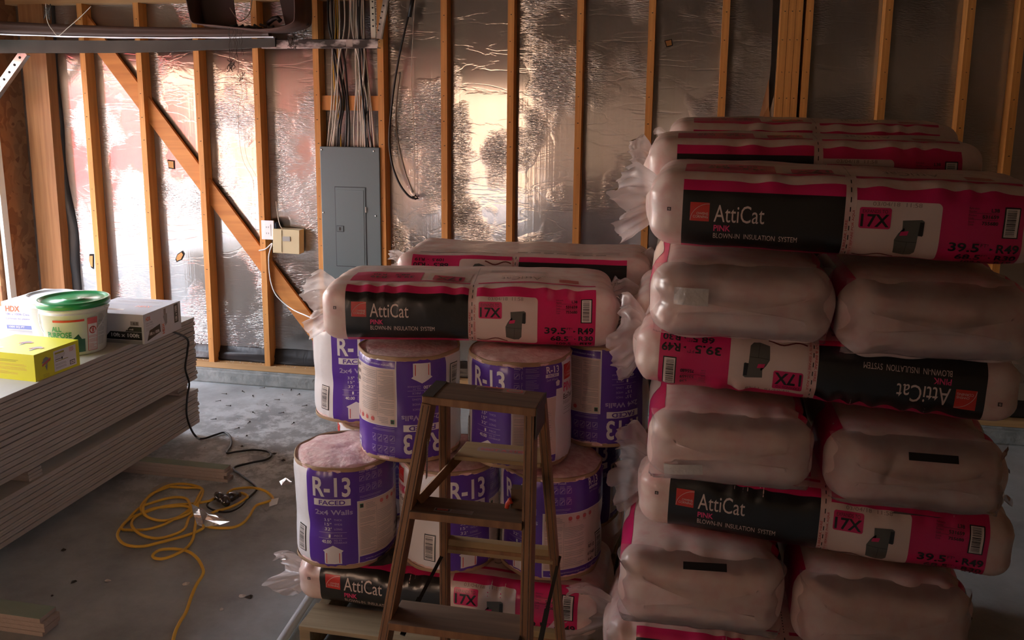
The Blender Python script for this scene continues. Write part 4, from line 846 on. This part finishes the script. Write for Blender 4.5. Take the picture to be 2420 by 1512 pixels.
for sx_, sz_ in ((-.183, .865), (.160, .862), (-.183, .47), (.165, .46), (-.183, .06), (.165, .06)):
    b = MB(); b.lathe([(.0065, 0), (.0062, .002), (.003, .004), (0, .0045)], SCREW, 16, fn=lambda v, a: Vector((v.x, -v.z, v.y))); b.build('cover_screw', e, (sx_, -.0118, sz_))
cols = [CABW]*13+[BLK]*7+[CABY]*2
r = random.Random(5); tops = [780, 793, 806, 818, 828, 836, 842, 848, 856, 864, 872, 840, 832]
spec = []
for k in range(13):
    bx = [772, 776, 781, 786, 838, 846, 852, 858, 864, 870, 876, 881, 886][k]; tx = [786, 800, 812, 826, 838, 845, 852, 858, 834, 830, 842, 848, 856][k]; mx_ = [784, 790, 797, 803, 840, 845, 850, 856, 862, 868, 872, 858, 876][k]; spec.append((tx, mx_, bx, CABW, .0047))
for k in range(7): spec.append(([776, 783, 792, 800, 852, 862, 846][k], [812, 806, 818, 822, 858, 868, 864][k], [802, 797, 816, 824, 872, 882, 866][k], BLK, .0068))
spec.append((791, 794, 807, CABY, .0042)); spec.append((796, 797, 804, CABY, .0038))
nm = {id(CABW): 'greyish white', id(BLK): 'black', id(CABY): 'yellow'}
for k, (tx, mx_, bx, mm, rd) in enumerate(spec):
    dy = .050-.030*((k*7) % 5)/4-.02*((k*3) % 4)/3-.008*(k % 3); b = MB()
    P = [at(tx, -30, y=dy+.0), at(tx+3*math.sin(k), 60, y=dy-.01), at((tx+mx_)/2+5*math.sin(k*2.1), 150, y=dy-.005), at(mx_, 240, y=min(dy, .012)), at((mx_+bx)/2+3*math.sin(k*1.3), 300, y=.02), at(bx, 362, y=.035)]
    b.tube(spline(P, 8), rd, mm, 8); c = nm[id(mm)]
    tag(b.build('electrical_cable'), c+' electrical cable dropping in the bundle into the breaker panel', 'cable', c+' cables of the bundle above the breaker panel')
# hanging cables
b = MB(); b.tube(spline([at(x, y, y=-.02+.03*i/8) for i, (x, y) in enumerate(((985, -40), (972, 10), (955, 80), (940, 150), (928, 230), (920, 320), (925, 380), (942, 430), (965, 462), (984, 470)))], 8), .0065, BLK, 10)
b.tube([at(978, -20, y=-.02), at(968, 40, y=-.02)], .012, BLK, 10); tag(b.build('hanging_cable'), 'thick black cable looping down the foil right of the breaker panel', 'cable')
b = MB(); b.tube(spline([at(x, y, y=.05) for x, y in ((983, -40), (975, 100), (973, 200), (979, 330), (980, 468))], 8), .0022, CABW, 6); tag(b.build('hanging_wire'), 'thin pale wire hanging straight down beside the thick black cable', 'wire')
b = MB()
for k in range(5): a = k*1.25; b.tube([at(980+7*math.cos(a), 467+5*math.sin(a), y=.03), at(984+8*math.cos(a+2), 466+6*math.sin(a+2), y=.02), at(984+5*math.cos(a+4), 470, y=.025)], .003, DIRT, 6)
tag(b.build('cable_knot'), 'small dark knot where the hanging cable and wire meet', 'knot')
b = MB(); b.tube(spline([at(x, y, y=.082) for x, y in ((945, 170), (936, 250), (938, 320), (955, 400), (975, 455))], 6), .004, mat('clear_tube', (.55, .50, .46), .2, coat=.6), 8); tag(b.build('clear_tube'), 'faint clear tube hanging in front of the foil behind the black cable', 'tube')
# outlet and telephone box on the fourth stud
e = empty('power_outlet', (1.282, -.003, 1.052)); tag(e, 'white double power outlet on a wall stud', 'outlet')
b = MB(); b.box((-.044, -.008, -.062), (.044, 0, .062), WHT); b.build('cover_plate', e, bevel=.003)
b = MB(); b.box((-.022, -.0105, -.038), (.022, -.008, .038), WHT)
for z_ in (-.020, .020):
    for x_ in (-.007, .007): b.box((x_-.0016, -.0108, z_-.006), (x_+.0016, -.0104, z_+.004), BLK)
b.build('receptacle', e, bevel=.001)
b = MB(); b.box((-.0, .0, -.045), (.055, .06, .045), mat('blue_box', (.02, .05, .10), .5)); b.build('junction_box', e)
e = empty('phone_box', (1.405, .0, .90), math.radians(4)); tag(e, 'beige utility box with rounded lid hung beside the outlet', 'utility box')
b = MB(); b.box((-.088, -.012, .004), (.088, .07, .160), BEIGE); b.box((-.088, -.016, .010), (-.028, -.011, .155), BEIGE); b.build('box_shell', e, (0, 0, 0), (0, .03, 0), bevel=.006)
b = MB(); b.box((-.020, -.0165, .085), (.030, -.0118, .115), mat('grey_label', (.38, .38, .36), .5)); b.build('label_plate', e)
b = MB(); b.tube(spline([at(x, y, y=yy) for x, y, yy in ((652, 476, .05), (655, 500, .04), (661, 530, .0), (668, 541, .0))], 6), .003, CABW, 6); tag(b.build('hanging_wire'), 'short pale wire from the foil into the beige utility box', 'wire')
b = MB(); b.tube(spline([at(x, y, y=yy) for x, y, yy in ((612, 592, -.008), (628, 588, -.006), (643, 575, -.006), (638, 592, -.008), (635, 615, -.008), (640, 665, -.008), (655, 700, -.01), (690, 730, -.03), (722, 745, -.2), (745, 755, -.6))], 8), .0038, WHT, 8); tag(b.build('white_cable'), 'white cable sagging from the utility box down to the insulation rolls', 'cable')
b = MB(); b.tube(spline([at(x, y, y=.06) for x, y in ((565, 165), (572, 225), (563, 260), (566, 330), (575, 380), (596, 420), (600, 450))], 8), .0012, CABW, 5); tag(b.build('thread'), 'very thin thread hanging on the foil between two left studs', 'thread')
# ------------------------------------------------------------------ garage door hardware
YT = -.20
e = empty('door_track', (.85, YT, 2.20)); tag(e, 'steel garage door track crossing the upper left in front of the studs', 'door track')
def chan(b, x0, x1, m, z0=2.165, z1=2.225):
    for a_, c_ in (((x0, YT-.018, z0), (x1, YT-.015, z1)), ((x0, YT-.018, z0), (x1, YT+.03, z0+.003)), ((x0, YT-.018, z1-.003), (x1, YT+.012, z1)), ((x0, YT-.026, z0-.002), (x1, YT-.018, z0+.006))): b.box([a_[0]-.85, a_[1]-YT, a_[2]-2.2], [c_[0]-.85, c_[1]-YT, c_[2]-2.2], m)
b = MB(); STEELT = mat('worn_track_steel', (.05, .048, .045), .45, .7, col2=(.55, .54, .52), cscale=16, stretch=(.5, 1, 1), lo=.45, hi=.62); chan(b, 1.40, 2.125, STEELT, 2.175, 2.226); b.box((1.08, -.0185, -.022), (1.12, -.0155, .024), STEEL); b.build('steel_track', e)
b = MB(); n_ = 30; xs = [-.46+i*(1.95/n_) for i in range(n_+1)]
lo = [2.152+.030*max(0, (x-.5)/.95)**1.3 for x in xs]; hi = [2.236-.012*math.sin(max(0, (x+.45))/1.95*math.pi*.9) for x in xs]
vs = []
for x, a_, c_ in zip(xs, lo, hi): vs += [(x-.85, -.030, a_-2.2), (x-.85, -.030, c_-2.2), (x-.85, .0, c_-2.2), (x-.85, .0, a_-2.2)]
b.add(vs, [(i*4+j, i*4+(j+1) % 4, i*4+4+(j+1) % 4, i*4+4+j) for i in range(n_) for j in range(4)]+[(0, 1, 2, 3), tuple(n_*4+j for j in (3, 2, 1, 0))], STEELD); b.build('painted_track', e)
b = MB()   # hanging irons
for k in range(1): pass
b.beam(at(877, -60, y=-.2)-Vector((.85, YT, 2.2)), at(883, 98, y=-.2)-Vector((.85, YT, 2.2)), .028, .003, mat('cream_strap', (.55, .52, .40), .5)); b.build('hanger_strap', e)
b = MB(); b.beam(at(922, -60, y=-.21)-Vector((.85, YT, 2.2)), at(896, 92, y=-.21)-Vector((.85, YT, 2.2)), .034, .003, STEEL); b.beam(at(928, -60, y=-.2)-Vector((.85, YT, 2.2)), at(902, 92, y=-.2)-Vector((.85, YT, 2.2)), .003, .03, STEEL); b.build('hanger_angle', e)
for k in range(5):
    for nm_, p in (('strap_hole', at(880.5+k*.4, 4+k*14.5, y=-.2)), ('angle_hole', at(908-k*3.1, 14+k*14.5, y=-.2))):
        b = MB(); b.lathe([(.0048, 0), (.0048, .003), (0, .0031)], HOLE, 12, fn=lambda v, a: Vector((v.x, -v.z, v.y))); b.build(nm_, e, p-Vector((.85, YT+.0025+(.009 if nm_[0] == 'a' else 0), 2.2)))
e = empty('curved_track', (-.47, YT, 0)); tag(e, 'white painted vertical garage door track at the left edge with a perforated angle above', 'door track')
b = MB(); b.box((-.035, -.02, .05), (-.005, .01, 1.72), WHITEM); b.box((-.006, -.035, .05), (.006, .015, 1.70), WHITEM); b.build('vertical_track', e, (0, 0, 0), (0, math.radians(-1), 0))
for z_ in (.42, .50, .60, .86, .94, 1.17, 1.40): q = MB(); q.box((-.026, -.0225, z_), (-.017, -.0195, z_+.022), mat('rust_slot', (.25, .03, .02), .7)); q.build('slot', e)
b = MB(); b.beam((-.06, 0, 1.86), (.225, 0, 2.16), .055, .004, STEEL); b.beam((-.045, .02, 1.84), (.235, .02, 2.14), .004, .04, STEEL); b.build('perforated_angle', e)
for k in range(5): q = MB(); q.lathe([(.0085, 0), (.0085, .002), (0, .0021)], HOLE, 14, fn=lambda v, a: Vector((v.x, -v.z, v.y))); q.build('angle_hole', e, (.02+k*.043, -.0022, 1.944+k*.0453))
# sagging brown board strip with white edge above the track
b = MB(); n_ = 40; vs = []
for i in range(n_+1):
    t = i/n_; x = -.46+1.92*t; zc = 2.312-.046*t-.014*math.sin(t*math.pi); hh = .040-.014*t
    vs += [(x, YT-.045, zc-hh), (x, YT-.055, zc-hh*.3), (x, YT-.047, zc), (x, YT-.052, zc+hh*.4), (x, YT-.04, zc+hh), (x, YT-.01, zc+hh), (x, YT-.01, zc-hh)]
b.add(vs, [(i*7+j, i*7+(j+1) % 7, i*7+7+(j+1) % 7, i*7+7+j) for i in range(n_) for j in range(7)]+[tuple(range(7)), tuple(n_*7+j for j in range(6, -1, -1))], RISER, True)
e = empty('door_rail', (0, 0, 0)); tag(e, 'brown sagging door rail board lying above the dark track', 'rail'); b.build('rail_board', e)
b = MB(); vs = []
for i in range(n_+1):
    t = i/n_; x = -.46+1.95*t; zc = 2.312-.046*t-.014*math.sin(t*math.pi)-(.040-.014*t); g = .0035+.003*math.sin(t*17)**2
    vs += [(x, YT-.050, zc-g), (x, YT-.052, zc+.001), (x, YT-.02, zc+.001), (x, YT-.02, zc-g)]
b.add(vs, [(i*4+j, i*4+(j+1) % 4, i*4+4+(j+1) % 4, i*4+4+j) for i in range(n_) for j in range(4)], WHT); b.build('white_edge_strip', e)
# brown hardboard sling hanging at the top
prof = [(.985, 2.555), (1.075, 2.47), (1.098, 2.36), (1.105, 2.315), (1.135, 2.298), (1.25, 2.288), (1.40, 2.272), (1.54, 2.262), (1.66, 2.272), (1.735, 2.295), (1.752, 2.33), (1.755, 2.44), (1.750, 2.555)]
P = spline([(x, 0, z) for x, z in prof], 6); b = MB(); vs = []; y0, y1 = -.50, -.28; sw = .12
for i, p in enumerate(P):
    t = i/(len(P)-1); v_ = math.sin(t*math.pi)
    ny_ = Vector((P[min(i+1, len(P)-1)].z-P[max(i-1, 0)].z, 0, -(P[min(i+1, len(P)-1)].x-P[max(i-1, 0)].x))).normalized()
    for yy, oo in ((y0, 0), (y1, 0), (y1, .006), (y0, .006)): q = p+ny_*oo; vs.append((q.x, yy+(.02*math.sin(t*5)), q.z))
b.add(vs, [(i*4+j, i*4+(j+1) % 4, i*4+4+(j+1) % 4, i*4+4+j) for i in range(len(P)-1) for j in range(4)]+[(0, 1, 2, 3)], mat('hardboard_sling', (.10, .040, .025), .7, col2=(.06, .024, .016), cscale=6), True)
e = empty('sling', (0, 0, 0)); tag(e, 'dark brown strip of hardboard hanging in a loop from above, top left', 'hanging strip'); b.build('looped_strip', e)
for x0_, x1_, x2_, x3_ in ((1.082, 1.285, 1.31, 1.10), (1.56, 1.752, 1.755, 1.615)):
    b = MB(); z0_, z1_ = 2.47, 2.292
    vs = [(x0_, -.345, z0_), (x1_, -.345, z0_), (x2_, -.345, z1_), (x3_, -.345, z1_)]; vs = vs+[(x, y+.008, z) for x, y, z in vs]
    vs = [(x, y, z+.08 if z > 2.4 else z) if z > 2.4 else (x, y, z) for x, y, z in vs]
    b.add(vs, [(0, 1, 2, 3), (7, 6, 5, 4), (0, 4, 5, 1), (1, 5, 6, 2), (2, 6, 7, 3), (3, 7, 4, 0)], mat('dark_brown_sheet', (.035, .016, .012), .8)); b.build('strap', e)
# cobwebs and twigs hanging below it
r = random.Random(9); b = MB()
for k in range(9):
    x = 540+r.random()*30; y = 62; pts = []
    ln = 60+r.random()*70
    for j in range(7): pts.append(at(x+r.random()*8-4+j*.8, y+ln*j/6, y=-.36))
    b.tube(spline(pts, 3), .0009+.0006*r.random(), DIRT, 4)
for c_, n_ in (((547, 155), 10), ((570, 185), 6), ((690, 100), 14), ((720, 80), 5)):
    for k in range(n_): p = [at(c_[0]+r.uniform(-11, 11), c_[1]+r.uniform(-16, 16), y=-.36) for _ in range(3)]; b.tube(p, .0018, DIRT, 4)
tag(b.build('cobweb'), 'tangle of dusty cobwebs and twigs hanging below the brown strip', 'cobweb', None, 'stuff')
b = MB(); b.tube(spline([at(x, y, y=-.30) for x, y in ((108, 8), (112, 50), (125, 72), (138, 84), (160, 66), (190, 40), (215, 15))], 6), .0022, CABW, 5)
for k in range(16): b.tube([at(104+r.uniform(0, 16), r.uniform(8, 48), y=-.30) for _ in range(3)], .002, DIRT, 4)
tag(b.build('hanging_string'), 'frayed string hanging in a V in front of the brown rail, top left', 'string')
b = MB(); b.tube(spline([at(x, y, y=-.36) for x, y in ((543, 18), (556, 38), (568, 50), (590, 30), (596, -10))], 6), .0028, mat('grey_rope', (.22, .18, .14), .9), 6); tag(b.build('rope'), 'short grey rope loop hanging inside the brown strip', 'rope')
b = MB()
for k in range(7): b.tube(spline([at(545+k*14, 62+4*math.sin(k), y=-.37), at(552+k*15, 64+r.uniform(-3, 3), y=-.38), at(562+k*14, 62+r.uniform(-4, 4), y=-.37)], 4), .008, BLK, 6)
b.tube([at(632, 56, y=-.36), at(645, 45, y=-.36), at(655, 42, y=-.36), at(663, 50, y=-.36)], .014, BLK, 8)
tag(b.build('rubber_seal'), 'black rubber seal remnant lying in the loop of the brown strip', 'seal')
# ------------------------------------------------------------------ cords and floor litter
def fl(pts, h): return [at(x, y, z=h) for x, y in pts]
side = [at(x, y, x=XD+.012) for x, y in ((442, 800), (443, 830), (438, 870), (447, 905), (443, 935), (441, 975), (448, 1005))]
P = [Vector((1.20, -1.115, ZT+.008)), Vector((1.262, -1.112, ZT+.009)), Vector((XD+.013, -1.110, ZT-.012))]+side+fl(((462, 1030), (480, 1036), (510, 1027), (530, 1022), (544, 1032), (546, 1052), (536, 1070), (560, 1067), (600, 1063), (632, 1067), (641, 1076), (628, 1086), (590, 1094), (552, 1106)), .009)+fl(((575, 1126), (605, 1150), (604, 1160), (585, 1178)), .009)
P[0].z = ZT+.008
b = MB(); b.tube(spline(P, 8), .0055, BLK, 8); b.tube(spline(fl(((585, 1178), (570, 1195), (545, 1208), (515, 1208), (492, 1198), (492, 1188), (505, 1180), (520, 1178)), .012), 6), .0045, BLK, 8)
tag(b.build('black_cord'), 'black power cord running down the board stack and across the floor', 'cord')
e = empty('plug_connector', at(535, 1178, z=.0)); tag(e, 'black and clear plug connector joining the cords on the floor', 'plug')
o_ = at(535, 1178, z=0)
b = MB()
for a_, c_ in (((512, 1168), (530, 1182)), ((530, 1175), (536, 1190)), ((530, 1180), (560, 1170))): b.tube([at(*a_, z=.028)-o_, at((a_[0]+c_[0])/2, (a_[1]+c_[1])/2, z=.030)-o_, at(*c_, z=.026)-o_], [.014, .024, .016], mat('black_gloss_plug', (.03, .02, .02), .15, coat=.9), 12)
b.build('connector_body', e)
b = MB(); b.tube([at(552, 1172, z=.026)-o_, at(568, 1168, z=.024)-o_], .012, mat('brown_plug', (.12, .06, .03), .4), 10); b.build('plug_end', e)
yp = [(505, 1178), (492, 1184), (455, 1190), (420, 1192), (380, 1198), (345, 1210), (312, 1222), (292, 1238), (288, 1250), (305, 1252), (345, 1251), (385, 1240), (420, 1222), (450, 1205), (470, 1170), (477, 1155), (455, 1146), (425, 1143), (395, 1148), (368, 1162), (345, 1180), (333, 1198), (340, 1215), (360, 1226), (388, 1230), (420, 1222), (447, 1204), (470, 1185), (478, 1155), (440, 1152), (400, 1150)]
yp2 = [(400, 1150), (362, 1165), (346, 1180), (338, 1205), (350, 1222), (380, 1230), (415, 1226), (452, 1210), (440, 1196), (400, 1197), (360, 1202), (325, 1218), (312, 1232), (314, 1246), (335, 1264), (370, 1272), (405, 1265), (435, 1250), (446, 1225), (455, 1215), (450, 1195), (440, 1178), (410, 1175), (375, 1183), (330, 1200), (300, 1230), (280, 1255), (280, 1272), (298, 1287), (335, 1291), (380, 1281), (430, 1268), (460, 1258), (480, 1247), (478, 1237), (474, 1230), (485, 1220), (510, 1208), (545, 1198), (575, 1182), (585, 1172), (570, 1165), (550, 1170)]
yp3 = [(538, 1166), (552, 1156), (590, 1152), (620, 1157), (638, 1168), (645, 1180), (630, 1186), (605, 1195), (590, 1218), (575, 1235), (550, 1246), (510, 1247), (485, 1242), (476, 1230)]
yp4 = [(470, 1175), (465, 1215), (461, 1245), (455, 1275), (440, 1295), (415, 1310), (385, 1320), (365, 1318), (362, 1310), (380, 1299), (415, 1297), (445, 1303), (467, 1320), (480, 1345), (478, 1360), (465, 1380), (452, 1410), (440, 1445), (425, 1470), (412, 1500), (406, 1540), (404, 1600)]
def cordline(pl_, ph):
    out = []
    for i, (x, y) in enumerate(pl_): out.append(at(x, y, z=.009+.010*(.5+.5*math.sin(i*1.9+ph))))
    return spline(out, 7)
b = MB()
for i, q in enumerate((yp, yp2, yp3, yp4)): b.tube(cordline(q, i*1.4), .0062, CORDY, 8)
tag(b.build('extension_cord'), 'yellow extension cord lying in loose coils on the concrete floor', 'cord')
def sheetlet(pts, h, nm, lab, cat, mm, grp=None):
    b = MB(); P = [at(x, y, z=h+.012*((i*7) % 3)/2) for i, (x, y) in enumerate(pts)]; c = sum(P, Vector())/len(P)+Vector((0, 0, .012)); n = len(P)
    ring = [p.lerp(c, .5)+Vector((0, 0, .006*math.sin(i*2.3))) for i, p in enumerate(P)]
    b.add(P+ring+[c], [(i, (i+1) % n, n+(i+1) % n, n+i) for i in range(n)]+[(n+i, n+(i+1) % n, 2*n) for i in range(n)], mm); return tag(b.build(nm), lab, cat, grp)
sheetlet(((452, 1190), (470, 1198), (500, 1212), (530, 1222), (543, 1232), (520, 1240), (480, 1245), (466, 1240), (457, 1215)), .018, 'plastic_scrap', 'crumpled clear plastic scrap lying under the yellow cord', 'plastic scrap', CLEAR)
sheetlet(((660, 1137), (675, 1128), (690, 1138), (688, 1143), (665, 1147)), .002, 'plastic_scrap', 'small clear plastic scrap alone on the floor near the insulation rolls', 'plastic scrap', TAIL)
sheetlet(((614, 1195), (625, 1203), (632, 1205), (640, 1190), (630, 1190)), .003, 'plastic_scrap', 'clear plastic loop on the floor beside the white cord tag', 'plastic scrap', CLEAR)
b = MB(); q = [at(637, 1181, z=.02), at(659, 1176, z=.03), at(655, 1191, z=.012), at(636, 1197, z=.004)]; b.add(q, [(0, 1, 2, 3)], WHT); o = b.build('cord_tag'); o.modifiers.new('s', 'SOLIDIFY').thickness = .001; tag(o, 'white paper tag on the right end loop of the yellow cord', 'tag')
b = MB(); q = [at(359, 1155, z=.004), at(388, 1139, z=.012), at(410, 1141, z=.02), at(364, 1160, z=.012)]; b.add(q, [(0, 1, 2, 3)], mat('grey_tag', (.38, .34, .28), .6)); o = b.build('cord_tag'); o.modifiers.new('s', 'SOLIDIFY').thickness = .001; tag(o, 'grey tag under the far side of the yellow cord coil', 'tag')
b = MB(); a_ = at(741, 1398, z=.024); c_ = at(662, 1520, z=.024); d_ = (c_-a_).normalized(); b.tube([a_-d_*.55, c_+d_*.8], .017, mat('white_pipe', (.62, .66, .70), .35), 16); tag(b.build('white_pipe'), 'white plastic pipe lying on the floor beside the pallet', 'pipe')
b = MB(); pts = [at(x, y, z=.327+.014*((i*5) % 3)) for i, (x, y) in enumerate(((868, 1338), (890, 1330), (893, 1318), (920, 1300), (945, 1285), (958, 1300), (950, 1322), (930, 1330), (905, 1336)))]
c_ = sum(pts, Vector())/len(pts)+Vector((0, 0, .014)); b.add(pts+[c_], [(i, (i+1) % 9, 9) for i in range(9)], mat('dark_felt_scrap', (.035, .028, .026), .9)); tag(b.build('felt_scrap'), 'dark torn scrap lying between two rolls on the bottom bag', 'scrap')
r = random.Random(21)
for k, (x, y) in enumerate(((620, 916), (598, 936), (688, 922), (705, 932), (516, 947), (632, 958), (600, 975), (588, 998), (692, 1000), (505, 990), (540, 958), (560, 1012), (640, 908), (655, 944), (575, 925), (665, 975), (720, 958), (530, 930))):
    p = at(x, y, z=.004); a = r.random()*3.1; b = MB(); d = Vector((math.cos(a), math.sin(a), 0)); b.tube([Vector((0, 0, 0))-d*.018, d*.012, d*.0125, d*.015], [.0012, .0022, .0045, .0045], DIRT, 6)
    tag(b.build('dropped_screw', None, p), 'dark drywall screw dropped on the floor below the curb', 'screw', 'dropped screws on the floor below the curb')
for k, (x, y) in enumerate(((683, 1305), (705, 1313), (740, 1125), (670, 1088), (648, 1072), (583, 1030), (572, 1055), (175, 1375), (123, 1408), (255, 1372), (440, 1380), (573, 1408), (524, 1440), (150, 1300), (590, 1410))):
    p = at(x, y, z=.001); b = MB(); n = 7; rr_ = .006+.010*r.random(); ring = [Vector((rr_*math.cos(i/n*6.28)*(.6+.6*r.random()), rr_*math.sin(i/n*6.28)*(.6+.6*r.random()), .001)) for i in range(n)]
    b.add(ring+[Vector((0, 0, .006+.004*r.random()))], [(i, (i+1) % n, n) for i in range(n)]+[tuple(range(n-1, -1, -1))], CORE if k in (9, 10, 11, 12) else DIRT); tag(b.build('floor_crumb', None, p), ('pale gypsum crumb lying on the concrete floor' if k in (9, 10, 11, 12) else 'dark crumb of dirt lying on the concrete floor'), 'crumb', 'pale crumbs scattered on the floor' if k in (9, 10, 11, 12) else 'dark crumbs scattered on the floor')
b = MB()
for k in range(420):
    x = r.uniform(.6, 2.4); 
    if k % 2: y, z = r.uniform(.004, .07), .1385
    else: x = r.uniform(1.3, 2.6); y, z = r.uniform(-1.1, -.1), .0005
    s_ = .0015+.004*r.random()**2; c_ = Vector((x, y, z)); ring = [c_+Vector((s_*math.cos(i*1.57+k), s_*math.sin(i*1.57+k), 0)) for i in range(4)]
    b.add(ring+[c_+Vector((0, 0, s_*.8))], [(i, (i+1) % 4, 4) for i in range(4)], CORE)
tag(b.build('gypsum_dust'), 'white gypsum crumbs strewn on the sole plate and floor near the curb', 'debris', None, 'stuff')
